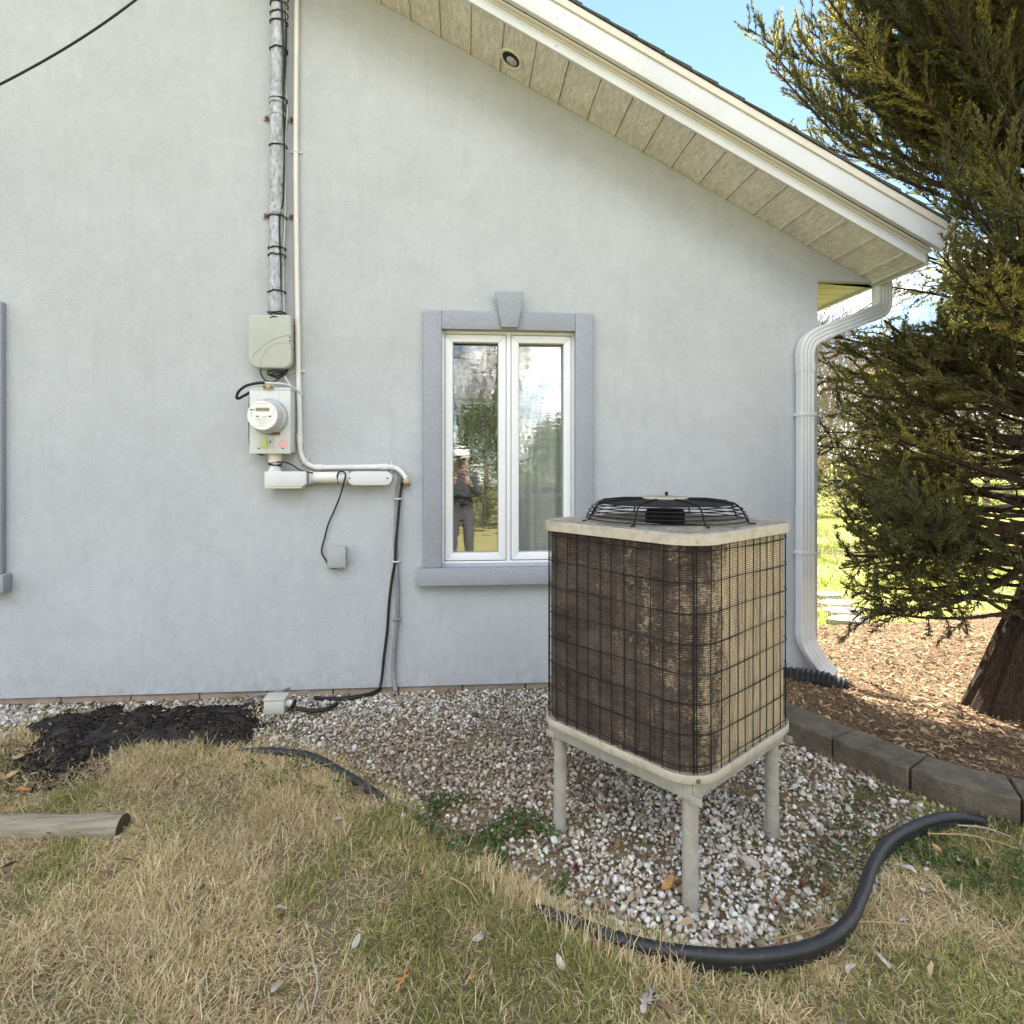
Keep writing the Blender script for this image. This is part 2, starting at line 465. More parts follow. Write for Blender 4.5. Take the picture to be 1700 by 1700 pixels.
#@@SECTION ground
# ------------------------------------------------------------------ ground
def ground_mat():
    m, nt, bs = new_mat('yard_soil_and_turf')
    v = coords(nt)
    soil = ramp(nt, noise(nt, v, 45, 8, 0.75), [(0.28, (0.10, 0.075, 0.048)), (0.5, (0.25, 0.195, 0.115)), (0.78, (0.42, 0.34, 0.205))])
    turf = ramp(nt, noise(nt, v, 7, 8, 0.7), [(0.3, (0.13, 0.135, 0.04)), (0.5, (0.24, 0.215, 0.085)), (0.72, (0.36, 0.30, 0.165))])
    turf2 = ramp(nt, noise(nt, v, 60, 4, 0.7), [(0.3, 0.6), (0.7, 1.25)])
    turf = mix(nt, 1.0, turf, turf2, 'MULTIPLY')
    pos = N(nt, 'ShaderNodeVectorMath', operation='DISTANCE'); tc = N(nt, 'ShaderNodeTexCoord')
    L(nt, tc.outputs['Object'], pos.inputs[0]); pos.inputs[1].default_value = (0.3, -1.6, 0)
    fac = ramp(nt, N(nt, 'ShaderNodeMath', operation='MULTIPLY').outputs[0], [(0.0, 0), (1, 1)])
    mth = [n for n in nt.nodes if n.type == 'MATH'][-1]; mth.inputs[1].default_value = 0.1
    L(nt, pos.outputs['Value'], mth.inputs[0])
    rn = [n for n in nt.nodes if n.type == 'VALTORGB'][-1]
    rn.color_ramp.elements[0].position = 0.24; rn.color_ramp.elements[1].position = 0.36
    sy = N(nt, 'ShaderNodeSeparateXYZ'); L(nt, tc.outputs['Object'], sy.inputs[0])
    back = N(nt, 'ShaderNodeMapRange'); L(nt, sy.outputs['Y'], back.inputs['Value']); back.inputs['From Min'].default_value = 0.3; back.inputs['From Max'].default_value = 1.4
    lush = ramp(nt, noise(nt, v, 5, 8, 0.75), [(0.3, (0.13, 0.17, 0.03)), (0.55, (0.22, 0.26, 0.045)), (0.78, (0.33, 0.32, 0.11))])
    turf = mix(nt, back.outputs[0], turf, lush)
    c = mix(nt, fac, soil, turf)
    L(nt, c, bs.inputs['Base Color']); bs.inputs['Roughness'].default_value = 1.0; bs.inputs['Specular IOR Level'].default_value = 0.1
    bump(nt, bs, noise(nt, v, 70, 6, 0.7), 0.8, 0.02)
    return m
M['ground'] = ground_mat()
def axis_pts(lo, hi, step, far):
    a = list(np.arange(lo, hi + 1e-6, step)); d = step; p = hi; q = lo
    while p < far: d *= 1.5; p += d; a.append(p)
    d = step
    while q > -far: d *= 1.5; q -= d; a.insert(0, q)
    return np.array(a)
xs, ys = axis_pts(-4, 6, 0.06, 500), axis_pts(-4.2, 3, 0.06, 500)
XX, YY = np.meshgrid(xs, ys, indexing='ij')
ZZ = gz(XX, YY)
nx, ny = XX.shape
idx = np.arange(nx * ny).reshape(nx, ny)
Fq = np.stack([idx[:-1, :-1], idx[1:, :-1], idx[1:, 1:], idx[:-1, 1:]], -1).reshape(-1, 4)
g = big_mesh('ground', np.stack([XX, YY, ZZ], -1).reshape(-1, 3), Fq, M['ground'], smooth=True)
tag(g, 'wide yard of patchy turf and soil around the house', 'ground', kind='structure')

# mulch bed beside the house
def mulch_mat():
    m, nt, bs = new_mat('mulch_soil')
    v = coords(nt)
    c = ramp(nt, noise(nt, v, 38, 8, 0.8, 0.6), [(0.28, (0.05, 0.033, 0.022)), (0.5, (0.17, 0.115, 0.072)), (0.75, (0.36, 0.26, 0.165))])
    L(nt, c, bs.inputs['Base Color']); bs.inputs['Roughness'].default_value = 1.0; bs.inputs['Specular IOR Level'].default_value = 0.05
    bump(nt, bs, noise(nt, v, 45, 7, 0.75), 1.0, 0.03)
    return m
M['mulch'] = mulch_mat()
def mz(x, y):
    d = poly_dist(x, y, [(2.34, 1.1), (3.2, 1.25), (4.0, 1.35), (5.2, 1.6), (6.2, 0.3), (5.5, -1.6)], False)
    return GZ + 0.012 + np.clip(d / 0.8, 0, 1) * 0.078 + (fbm(x, y, 3, 8, 4) - 0.5) * 0.05
def polygon_sheet(name, poly, step, zf, mat, skirt=None):
    P = np.array(poly); x0, y0 = P.min(0); x1, y1 = P.max(0)
    gx, gy = np.meshgrid(np.arange(x0 - step, x1 + 2 * step, step), np.arange(y0 - step, y1 + 2 * step, step), indexing='ij')
    ins = in_poly(gx, gy, poly)
    n0, n1 = gx.shape
    keep = ins[:-1, :-1] | ins[1:, :-1] | ins[1:, 1:] | ins[:-1, 1:]
    # pull the outer row of points onto the outline
    fx, fy = gx.copy(), gy.copy()
    out = ~ins
    for (i, j) in np.argwhere(out):
        best = 1e9
        for k in range(len(poly)):
            ax, ay = poly[k]; bx, by = poly[(k + 1) % len(poly)]
            dx, dy = bx - ax, by - ay; t = max(0, min(1, ((gx[i, j] - ax) * dx + (gy[i, j] - ay) * dy) / (dx * dx + dy * dy + 1e-12)))
            qx, qy = ax + t * dx, ay + t * dy; d = math.hypot(gx[i, j] - qx, gy[i, j] - qy)
            if d < best: best, fx[i, j], fy[i, j] = d, qx, qy
        if best > 3 * step: continue
    z = zf(fx, fy)
    id_ = np.arange(n0 * n1).reshape(n0, n1)
    F = np.stack([id_[:-1, :-1], id_[1:, :-1], id_[1:, 1:], id_[:-1, 1:]], -1)[keep]
    used = np.unique(F); re = -np.ones(n0 * n1, int); re[used] = np.arange(len(used))
    V = np.stack([fx, fy, z], -1).reshape(-1, 3)[used]
    return big_mesh(name, V, re[F], mat, smooth=True)
mb = polygon_sheet('mulch_bed', MULCH, 0.045, mz, M['mulch'])
tag(mb, 'raised bed of tan bark mulch and needles under the juniper', 'mulch bed', kind='structure')

# ---- blades, strips and flakes
def blades(x, y, z, length, width, az, tilt, bend, col):
    """Curved grass blades: two segments, 5 vertices, 3 triangles each."""
    n = len(x)
    d = np.stack([np.cos(az), np.sin(az), np.zeros(n)], -1); s = np.stack([-np.sin(az), np.cos(az), np.zeros(n)], -1)
    up = np.array([0, 0, 1.0])
    p0 = np.stack([x, y, z], -1)
    t1, t2 = tilt, np.clip(tilt + bend, 0, 1.9)
    e1 = d * np.sin(t1)[:, None] + up * np.cos(t1)[:, None]
    e2 = d * np.sin(t2)[:, None] + up * np.cos(t2)[:, None]
    p1 = p0 + e1 * (length * 0.55)[:, None]; p2 = p1 + e2 * (length * 0.45)[:, None]
    p2[:, 2] = np.maximum(p2[:, 2], z + 0.004)
    w = s * (width * 0.5)[:, None]
    V = np.stack([p0 - w, p0 + w, p1 - w * 0.8, p1 + w * 0.8, p2], 1).reshape(-1, 3)
    b = (np.arange(n) * 5)[:, None, None]
    F = (b + np.array([[0, 1, 3], [0, 3, 2], [2, 3, 4]])[None]).reshape(-1, 3)
    C = np.repeat(col, 5, axis=0)
    return V, F, C
def pick(n, cols, p, var=0.18):
    cols = np.array(cols); k = rng.choice(len(cols), n, p=np.array(p) / np.sum(p))
    c = cols[k] * (1 + (rng.random((n, 1)) - 0.5) * 2 * var) * (1 + (rng.random((n, 3)) - 0.5) * 0.12)
    return np.clip(c, 0, 1)
STRAW = [(0.72, 0.585, 0.34), (0.60, 0.47, 0.255), (0.80, 0.70, 0.47), (0.44, 0.30, 0.155), (0.62, 0.53, 0.265)]
GREEN = [(0.24, 0.27, 0.07), (0.34, 0.34, 0.11), (0.17, 0.20, 0.055), (0.44, 0.39, 0.155)]
FABRIC = gp((55, 1196), (110, 1183), (200, 1177), (300, 1178), (380, 1172), (437, 1168), (438, 1212), (415, 1236), (350, 1252), (300, 1238), (230, 1243), (150, 1262), (90, 1290), (30, 1285), (45, 1235))
def ragged(poly, step=0.02, amp=0.055, seed=5):
    out = []
    for (x0, y0), (x1, y1) in zip(poly, poly[1:] + poly[:1]):
        l = math.hypot(x1 - x0, y1 - y0); n = max(1, int(l / step))
        for k in range(n):
            t = k / n; x = x0 + (x1 - x0) * t; y = y0 + (y1 - y0) * t
            d = (float(fbm(np.array([x]), np.array([y]), 16, seed, 3)[0]) - .5) * 2 * amp
            out.append((x - (y1 - y0) / l * d, y + (x1 - x0) / l * d))
    return out
FABRIC = ragged(FABRIC)
DARK_SOIL = gp((0, 1235), (60, 1240), (180, 1250), (190, 1300), (60, 1315), (0, 1320))
M['grass'] = attr_mat('grass_blades', 0.7, 0.35, 0.25)
def lawn_mask(x, y):
    dg = poly_dist(x, y, GRAVEL)
    ing = in_poly(x, y, GRAVEL)
    edge = 0.05 + 0.09 * fbm(x, y, 4, 21, 2)
    keep = ~(ing & (dg > edge * 0.55))
    keep &= ~(in_poly(x, y, FABRIC) & (poly_dist(x, y, FABRIC) > 0.01 + 0.09 * fbm(x, y, 7, 27, 3) ** 2))
    keep &= ~in_poly(x, y, MULCH)
    keep &= poly_dist(x, y, BLOCK_PATH, False) > 0.1
    keep &= ~(in_poly(x, y, DARK_SOIL) & (rng.random(len(x)) < 0.72))
    keep &= (y < -0.05)
    return keep
def view_mask(x, y, m=0.0):
    q0, q1 = x - CAM_LOC.x, y - CAM_LOC.y
    f = math.sin(YAW) * q0 + math.cos(YAW) * q1; r = math.cos(YAW) * q0 - math.sin(YAW) * q1
    return (f > 1.35) & (np.abs(r) < f * 0.85 + m)
def near_grass():
    n = 620000
    x = rng.uniform(-3.3, 3.1, n); y = rng.uniform(-2.75, -0.1, n)
    inv = view_mask(x, y, 0.12)
    k = lawn_mask(x, y) & (inv | (rng.random(n) < 0.3))
    patch = fbm(x, y, 2.6, 31, 4); thin = fbm(x, y, 5.0, 37, 3)
    k &= rng.random(n) < np.clip(0.38 + (thin - 0.38) * 2.2, 0.22, 1.0)
    x, y, patch = x[k], y[k], patch[k]; n = len(x)
    mat_ = fbm(x, y, 1.7, 41, 3)                                   # where the straw lies flat
    low = np.clip((y + 2.4) / 1.0, 0, 1)
    gfrac = np.clip((patch - 0.51) * 4.2 + 0.17 + 0.08 * (1 - low) + np.where(x > 1.1, 0.28, 0), 0.04, 0.8)
    green = rng.random(n) < gfrac
    col = np.where(green[:, None], pick(n, GREEN, [4, 4, 3, 3]), pick(n, STRAW, [4, 3, 3, 2, 3]))
    col *= (0.82 + 0.36 * fbm(x, y, 3.3, 47, 3))[:, None]
    length = rng.gamma(7, 0.0051, n) * np.where(green, 0.85, 1.1) * (0.8 + 0.5 * fbm(x, y, 4, 51, 2))
    width = rng.uniform(0.0015, 0.0034, n)
    az = 2 * np.pi * fbm(x, y, 2.2, 55, 3) * 2.4 + rng.normal(0, 2.2, n)
    tilt = np.where(green, rng.normal(0.8, 0.32, n), rng.normal(1.15 + 0.45 * (mat_ - 0.5) * 2, 0.30, n)).clip(0.05, 1.52)
    bend = rng.normal(0.45, 0.4, n)
    z = gz(x, y) + rng.random(n) * 0.012
    V, F, C = blades(x, y, z, length, width, az, tilt, bend, col)
    o = big_mesh('grass', V, F, M['grass'], C)
    tag(o, 'dormant straw coloured lawn grass mixed with green blades', 'grass', kind='stuff')
near_grass()
def far_grass():
    n = 150000
    x = rng.uniform(2.4, 13, n); y = rng.uniform(0.9, 16, n)
    d = np.hypot(x - CAM_LOC.x, y - CAM_LOC.y)
    k = ~in_poly(x, y, MULCH) & (rng.random(n) < np.clip(2.2 - d * 0.12, 0.15, 1)) & view_mask(x, y, 0.5) & ~((x < 2.5) & (y > 0))
    x, y, d = x[k], y[k], d[k]; n = len(x)
    patch = fbm(x, y, 1.3, 61, 4)
    green = rng.random(n) < np.clip(0.55 + (patch - 0.5) * 2.5, 0.1, 0.95)
    col = np.where(green[:, None], pick(n, [(0.17, 0.22, 0.03), (0.24, 0.29, 0.045), (0.31, 0.32, 0.07)], [3, 4, 3]), pick(n, STRAW, [4, 3, 3, 2, 3]))
    V, F, C = blades(x, y, gz(x, y), rng.uniform(0.04, 0.085, n), 0.004 + 0.0006 * d, rng.uniform(0, 6.28, n), rng.normal(0.6, 0.3, n).clip(0.05, 1.4), rng.normal(0.4, 0.3, n), col)
    o = big_mesh('turf', V, F, M['grass'], C)
    tag(o, 'sunlit green lawn grass beyond the mulch bed', 'grass', kind='stuff')
far_grass()

# ---- gravel
def hull_variants(n, npts, flat=(0.6, 0.95)):
    out = []
    for i in range(n):
        bm = bmesh.new()
        sx, sy, sz = 1.0, rnd.uniform(0.65, 0.95), rnd.uniform(*flat)
        for k in range(npts):
            p = Vector((rnd.gauss(0, 1), rnd.gauss(0, 1), rnd.gauss(0, 1))).normalized() * rnd.uniform(0.82, 1.0)
            bm.verts.new((p.x * sx, p.y * sy, p.z * sz))
        r = bmesh.ops.convex_hull(bm, input=bm.verts)
        bmesh.ops.delete(bm, geom=[v for v in bm.verts if not v.link_faces], context='VERTS')
        bmesh.ops.triangulate(bm, faces=bm.faces)
        bm.verts.index_update()
        V = np.array([v.co[:] for v in bm.verts]); F = np.array([[v.index for v in f.verts] for f in bm.faces])
        bm.free(); out.append((V, F))
    return out
STONES = hull_variants(22, 15, (0.5, 0.9))
def rot_mats(n, k=1.0):
    a, b, c = rng.uniform(0, 6.28, n), rng.normal(0, 0.5 * k, n), rng.normal(0, 0.5 * k, n)
    ca, sa, cb, sb, cc, sc = np.cos(a), np.sin(a), np.cos(b), np.sin(b), np.cos(c), np.sin(c)
    Rm = np.empty((n, 3, 3))
    Rm[:, 0] = np.stack([ca * cb, ca * sb * sc - sa * cc, ca * sb * cc + sa * sc], -1)
    Rm[:, 1] = np.stack([sa * cb, sa * sb * sc + ca * cc, sa * sb * cc - ca * sc], -1)
    Rm[:, 2] = np.stack([-sb, cb * sc, cb * cc], -1)
    return Rm
def scatter(variants, pos, size, col, k=1.0):
    n = len(pos); which = rng.integers(0, len(variants), n); Rm = rot_mats(n, k)
    Vs, Fs, Cs, off = [], [], [], 0
    for i, (V, F) in enumerate(variants):
        s = np.where(which == i)[0]
        if not len(s): continue
        v = np.einsum('nij,vj->nvi', Rm[s], V) * size[s][:, None, None] + pos[s][:, None, :]
        f = F[None] + (np.arange(len(s)) * len(V))[:, None, None] + off
        Vs.append(v.reshape(-1, 3)); Fs.append(f.reshape(-1, 3)); Cs.append(np.repeat(col[s], len(V), axis=0)); off += len(s) * len(V)
    return np.concatenate(Vs), np.concatenate(Fs), np.concatenate(Cs)
M['gravel'] = attr_mat('marble_chip_gravel', 0.85, 0, 0.25, 0.35, 60)
WEEDY = gp((640, 1330), (760, 1320), (900, 1360), (960, 1420), (930, 1500), (850, 1480), (720, 1400))
WEEDY2 = gp((1270, 1500), (1330, 1430), (1430, 1300), (1530, 1330), (1450, 1420), (1400, 1530), (1300, 1570))
def gravel():
    st = 0.0158
    gx, gy = np.meshgrid(np.arange(-3.3, 2.1, st), np.arange(-2.2, 0.0, st), indexing='ij')
    x = (gx + rng.uniform(-0.5, 0.5, gx.shape) * st).ravel(); y = (gy + rng.uniform(-0.5, 0.5, gx.shape) * st).ravel()
    d = poly_dist(x, y, GRAVEL); ins = in_poly(x, y, GRAVEL)
    k = ins | ((d < 0.05) & (rng.random(len(x)) < 0.3) & (y < -0.3)) | ((d < 0.16) & (rng.random(len(x)) < 0.03) & (y < -0.3))
    k &= poly_dist(x, y, BLOCK_PATH, False) > 0.085
    k &= (y < -0.015)
    k &= ~(in_poly(x, y, WEEDY) & (rng.random(len(x)) < 0.45)) & ~(in_poly(x, y, WEEDY2) & (rng.random(len(x)) < 0.4))
    k &= rng.random(len(x)) < np.clip(0.55 + (fbm(x, y, 4.5, 71, 3) - 0.33) * 2.6, 0.35, 1)
    x, y = x[k], y[k]; n = len(x)
    size = rng.gamma(9, 0.00125, n).clip(0.006, 0.0215)
    z = gz(x, y) + rng.uniform(0.0, 0.014, n) + size * 0.2
    # cleaner by the wall and at the front, dirtier in the middle of the bed
    fwd = -y
    dirt = np.exp(-((fwd - 0.85) / 0.5) ** 2) * (x > -1.0) * np.clip(1.35 - 0.75 * np.abs(x - 0.1), 0.1, 1) + 0.35 * (fbm(x, y, 3, 75, 3) - 0.35)
    dirt = np.clip(dirt, 0, 1)
    clean = pick(n, [(0.66, 0.645, 0.61), (0.54, 0.525, 0.49), (0.74, 0.73, 0.70), (0.40, 0.375, 0.325), (0.46, 0.405, 0.32), (0.30, 0.265, 0.215)], [5, 4, 3, 3, 2.5, 1.5], 0.14)
    soiled = pick(n, [(0.31, 0.26, 0.215), (0.41, 0.355, 0.30), (0.22, 0.175, 0.14), (0.52, 0.48, 0.43)], [4, 3, 3, 1.8], 0.15)
    col = np.where((rng.random(n) < np.clip(dirt * 0.9 + 0.08, 0, .9))[:, None], soiled, clean)
    col = np.clip(col * np.array([0.96, 0.945, 0.90]), 0, 1)
    V, F, C = scatter(STONES, np.stack([x, y, z], -1), size, col)
    o = big_mesh('gravel', V, F, M['gravel'], C)
    tag(o, 'white marble chip gravel bed around the condenser and along the wall', 'gravel', kind='stuff')
    return n
NG = gravel()

# ---- loose litter: needles and bark flakes on the mulch, bits on gravel and lawn
FLAKES = []
for i in range(10):
    w = rnd.uniform(0.18, 0.5); c = rnd.uniform(-0.25, 0.25)
    FLAKES.append((np.array([(-1, -w * .4, 0), (-0.2, -w, c), (0.9, -w * .3, 0), (1, w * .2, c * .3), (0.1, w, c), (-0.8, w * .5, 0.05)]), np.array([(0, 1, 5), (1, 4, 5), (1, 2, 4), (2, 3, 4)])))
M['litter'] = attr_mat('dry_litter', 0.85, 0.25, 0.15)
BROWNS = [(0.28, 0.19, 0.105), (0.38, 0.275, 0.16), (0.18, 0.115, 0.066), (0.46, 0.36, 0.225), (0.10, 0.066, 0.042)]
def mulch_litter():
    n = 52000
    x = rng.uniform(1.6, 6.2, n); y = rng.uniform(-1.95, 1.6, n)
    k = in_poly(x, y, MULCH) & ((x < 4.4) | (rng.random(n) < 0.3))
    x, y = x[k], y[k]; n = len(x)
    pos = np.stack([x, y, mz(x, y) + rng.uniform(0.0, 0.012, n)], -1)
    V, F, C = scatter(FLAKES, pos, rng.gamma(4, 0.0029, n).clip(0.004, 0.036), pick(n, BROWNS, [4, 4, 3, 3, 2]), 0.8)
    tag(big_mesh('mulch', V, F, M['litter'], C), 'loose bark flakes and dead needles covering the mulch bed', 'mulch', kind='stuff')
mulch_litter()
def yard_litter():
    n = 9000
    x = rng.uniform(-3.2, 2.3, n); y = rng.uniform(-2.6, -0.02, n)
    ing = in_poly(x, y, GRAVEL)
    nearwall = (y > -0.10) & (rng.random(n) < 1.0)
    k = (~in_poly(x, y, MULCH)) & ((rng.random(n) < np.where(ing, 0.42, 0.09)) | (in_poly(x, y, FABRIC) & (rng.random(n) < .16)) | nearwall | (in_poly(x, y, WEEDY2)) | (in_poly(x, y, DARK_SOIL)) | (in_poly(x, y, WEEDY) & (rng.random(n) < .6)))
    x, y, ing = x[k], y[k], ing[k]; n = len(x)
    pos = np.stack([x, y, gz(x, y) + np.where(ing, 0.02, np.where(in_poly(x, y, FABRIC), 0.045, 0.028)) + rng.random(n) * 0.008], -1)
    V, F, C = scatter(FLAKES, pos, rng.gamma(4, 0.0032, n).clip(0.004, 0.028), pick(n, BROWNS, [3, 3, 4, 2, 3]), 0.9)
    tag(big_mesh('litter', V, F, M['litter'], C), 'small bits of dead leaf strewn over the gravel and lawn', 'litter', kind='stuff')
    # a drift of leaf bits along the foot of the wall
yard_litter()
def weeds():
    disc = []
    for i in range(5):
        a = np.linspace(0, 2 * np.pi, 7)[:-1]; r = np.array([rnd.uniform(0.75, 1.1) for _ in a])
        V = np.concatenate([np.array([[0, 0, 0.18]]), np.stack([np.cos(a) * r, np.sin(a) * r * 0.85, np.full(6, 0.0)], -1)])
        disc.append((V, np.array([(0, k, k % 6 + 1) for k in range(1, 7)])))
    xs_, ys_ = [], []
    for poly, m in ((WEEDY, 9000), (WEEDY2, 5200), (gp((380, 1250), (470, 1235), (600, 1300), (560, 1350), (420, 1310)), 2600), (gp((1450, 1400), (1700, 1360), (1700, 1500), (1560, 1480)), 5000)):
        P = np.array(poly); x = rng.uniform(P[:, 0].min(), P[:, 0].max(), m); y = rng.uniform(P[:, 1].min(), P[:, 1].max(), m)
        k = in_poly(x, y, poly) & (fbm(x, y, 9, 83, 3) > 0.52) & (poly_dist(x, y, BLOCK_PATH, False) > 0.1)
        xs_.append(x[k]); ys_.append(y[k])
    x, y = np.concatenate(xs_), np.concatenate(ys_); n = len(x)
    pos = np.stack([x, y, gz(x, y) + rng.uniform(0.008, 0.034, n)], -1)
    col = pick(n, [(0.055, 0.105, 0.025), (0.09, 0.15, 0.04), (0.13, 0.17, 0.055), (0.10, 0.06, 0.05)], [4, 3, 2, 1.2])
    V, F, C = scatter(disc, pos, rng.uniform(0.0035, 0.0085, n), col, 0.8)
    tag(big_mesh('weeds', V, F, M['grass'], C), 'low green chickweed creeping through the edge of the gravel', 'weeds', kind='stuff')
weeds()
#@@SECTION house
# ------------------------------------------------------------------ house
SLOPE = 0.514
def zs(X): return 4.273 - SLOPE * (X + 0.533)             # soffit line where the rake meets the gable wall
RIDGE = -3.7
def zroof(X): return zs(X) if X >= RIDGE else zs(2 * RIDGE - X)
XC, XL, DEP = 2.336, 2 * (-3.7) - 2.336, 9.0
house = empty('house', (0, 0, GZ))
tag(house, 'grey stucco house with a gable end and broad white fascia', 'house')

WIN = [(-0.134, 0.718, 0.765, 2.232), (-3.652, -2.80, 0.765, 2.232)]
def gable():
    b = B(); T = 0.17
    cuts = sorted({XL, RIDGE, XC} | {w[i] for w in WIN for i in (0, 1)})
    for x0, x1 in zip(cuts[:-1], cuts[1:]):
        hole = next((w for w in WIN if abs(w[0] - x0) < 1e-6 and abs(w[1] - x1) < 1e-6), None)
        spans = [(0.0, 0.0, zroof(x0), zroof(x1))] if hole is None else [(0.0, 0.0, hole[2], hole[2]), (hole[3], hole[3], zroof(x0), zroof(x1))]
        for a0, a1, c0, c1 in spans:
            for Y, flip in ((0.0, False), (T, True)):
                q = [(x0, Y, a0), (x1, Y, a1), (x1, Y, c1), (x0, Y, c0)]
                b.add(q, [(0, 1, 2, 3) if not flip else (3, 2, 1, 0)])
        if hole:
            xa, xb, za, zb = hole
            b.add([(xa, 0, za), (xa, 0, zb), (xa, T, zb), (xa, T, za)], [(0, 1, 2, 3)])
            b.add([(xb, 0, za), (xb, 0, zb), (xb, T, zb), (xb, T, za)], [(3, 2, 1, 0)])
            b.add([(xa, 0, za), (xb, 0, za), (xb, T, za), (xa, T, za)], [(3, 2, 1, 0)])
            b.add([(xa, 0, zb), (xb, 0, zb), (xb, T, zb), (xa, T, zb)], [(0, 1, 2, 3)])
    for x in (XL, XC):
        b.add([(x, 0, 0), (x, T, 0), (x, T, zroof(x)), (x, 0, zroof(x))], [(0, 1, 2, 3) if x == XC else (3, 2, 1, 0)])
    b.add([(XL, 0, 0), (XC, 0, 0), (XC, T, 0), (XL, T, 0)], [(3, 2, 1, 0)])
    # boxed end of the eave: a stucco triangle past the corner
    ze = 2.598
    b.prism([(XC, ze), (2.77, ze), (2.77, zs(2.77)), (XC, zs(XC))], 'y', 0.0, 0.05)
    me = mesh('gable_wall', b.v, b.f, M['stucco'], house)
    return me
gable()
mesh('side_wall', *(lambda b: (b.v, b.f))(B().box((XC - 0.17, 0.172, 0), (XC, DEP, 2.6))), M['stucco'], house)
mesh('side_wall', *(lambda b: (b.v, b.f))(B().box((XL, 0.172, 0), (XL + 0.17, DEP, 2.6))), M['stucco'], house)
bk = B(); bk.prism([(XL + .01, 0), (XC - .01, 0), (XC - .01, zroof(XC)), (RIDGE, zroof(RIDGE)), (XL + .01, zroof(XL))], 'y', DEP, DEP + 0.15)
mesh('back_wall', bk.v, bk.f, M['stucco'], house)
# foundation blocks showing under the stucco
fx = -6.0
while fx < XC - 0.05:
    w = min(0.40, XC - 0.02 - fx)
    B().box((fx + 0.004, 0.02, -0.35), (fx + w - 0.004, 0.16, -0.002)).build('foundation_block', M['foundation'], house, bevel=0.004)
    fx += 0.40
for k in range(6):
    B().box((XC - 0.16, 0.18 + k * .4, -0.35), (XC - 0.02, 0.572 + k * .4, -0.002)).build('foundation_block', M['foundation'], house, bevel=0.004)
# rooms behind the windows
rb = B()
for i, w in enumerate(WIN):
    b = B(); x0, x1 = w[0] - 0.9, w[1] + 0.9; y0, y1 = 0.175, 3.2; z0, z1 = 0.02, 2.45
    b.add([(x0, y0, z0), (x1, y0, z0), (x1, y1, z0), (x0, y1, z0), (x0, y0, z1), (x1, y0, z1), (x1, y1, z1), (x0, y1, z1)],
          [(0, 1, 2, 3), (7, 6, 5, 4), (1, 5, 6, 2), (2, 6, 7, 3), (3, 7, 4, 0)])
    mesh('room', b.v, b.f, M['room'], house)

# rake overhang: soffit panels, boards, drip edge, shingles
OV = 0.42
cs = math.cos(math.atan(SLOPE)); sn = math.sin(math.atan(SLOPE))
soff = empty('rake_soffit', (0, -OV / 2, zs(0)), house)
step = 0.1845; x = 2.638 + step
xs_j = []
while x > -3.6: xs_j.append(x); x -= step
xs_j[0] = 2.735
for xb, xa in zip(xs_j[:-1], xs_j[1:]):
    g_ = 0.0014; dz = -0.004 - rnd.random() * 0.002
    b = B(); t = 0.012
    a0, a1 = xa + g_, xb - g_
    # shallow pan with a raised flange at its lower edge
    def pt(X, Y, up): return (X + up * sn, Y, zs(X) + up * cs)
    V = []
    for up in (dz, t):
        V += [pt(a0, -OV + 0.004, up), pt(a1, -OV + 0.004, up), pt(a1, -0.004, up), pt(a0, -0.004, up)]
    b.add(V, [(0, 1, 2, 3), (7, 6, 5, 4), (0, 4, 5, 1), (1, 5, 6, 2), (2, 6, 7, 3), (3, 7, 4, 0)])
    fl = []
    for up in (dz - 0.006, dz + 0.001):
        fl += [pt(a1 - 0.016, -OV + 0.004, up), pt(a1 - 0.002, -OV + 0.004, up), pt(a1 - 0.002, -0.004, up), pt(a1 - 0.016, -0.004, up)]
    b.add(fl, [(0, 1, 2, 3), (7, 6, 5, 4), (0, 4, 5, 1), (1, 5, 6, 2), (2, 6, 7, 3), (3, 7, 4, 0)])
    b.build('soffit_panel', M['soffit'], soff)
def rake_bar(name, y0, y1, h0, h1, x0, x1, mat, bevel=0.002, parent=house, cut=None):
    """A board along the rake; h measured straight up from the soffit line."""
    b = B()
    xa, xb = x0, x1
    e = cut or 0.0
    b.prism([(xa, zs(xa) + h0), (xb + e, zs(xb + e) + h0), (xb, zs(xb) + h1), (xa, zs(xa) + h1)], 'y', y0, y1)
    return b.build(name, mat, parent, bevel=bevel)
rake_bar('soffit_backing', -OV + 0.002, -0.002, 0.016, 0.03, -3.7, 2.73, M['dark'], 0)
rake_bar('lower_fascia_board', -OV - 0.018, -OV, -0.012, 0.068, -3.7, 2.745, M['fascia'])
rake_bar('fascia_return', -OV - 0.05, -OV - 0.0185, 0.060, 0.072, -3.7, 2.76, M['cream'])
rake_bar('rake_fascia', -OV - 0.085, -OV - 0.051, 0.074, 0.200, -3.7, 2.80, M['fascia'])
rake_bar('drip_edge', -OV - 0.096, -OV - 0.06, 0.2005, 0.246, -3.7, 2.812, M['cream'])
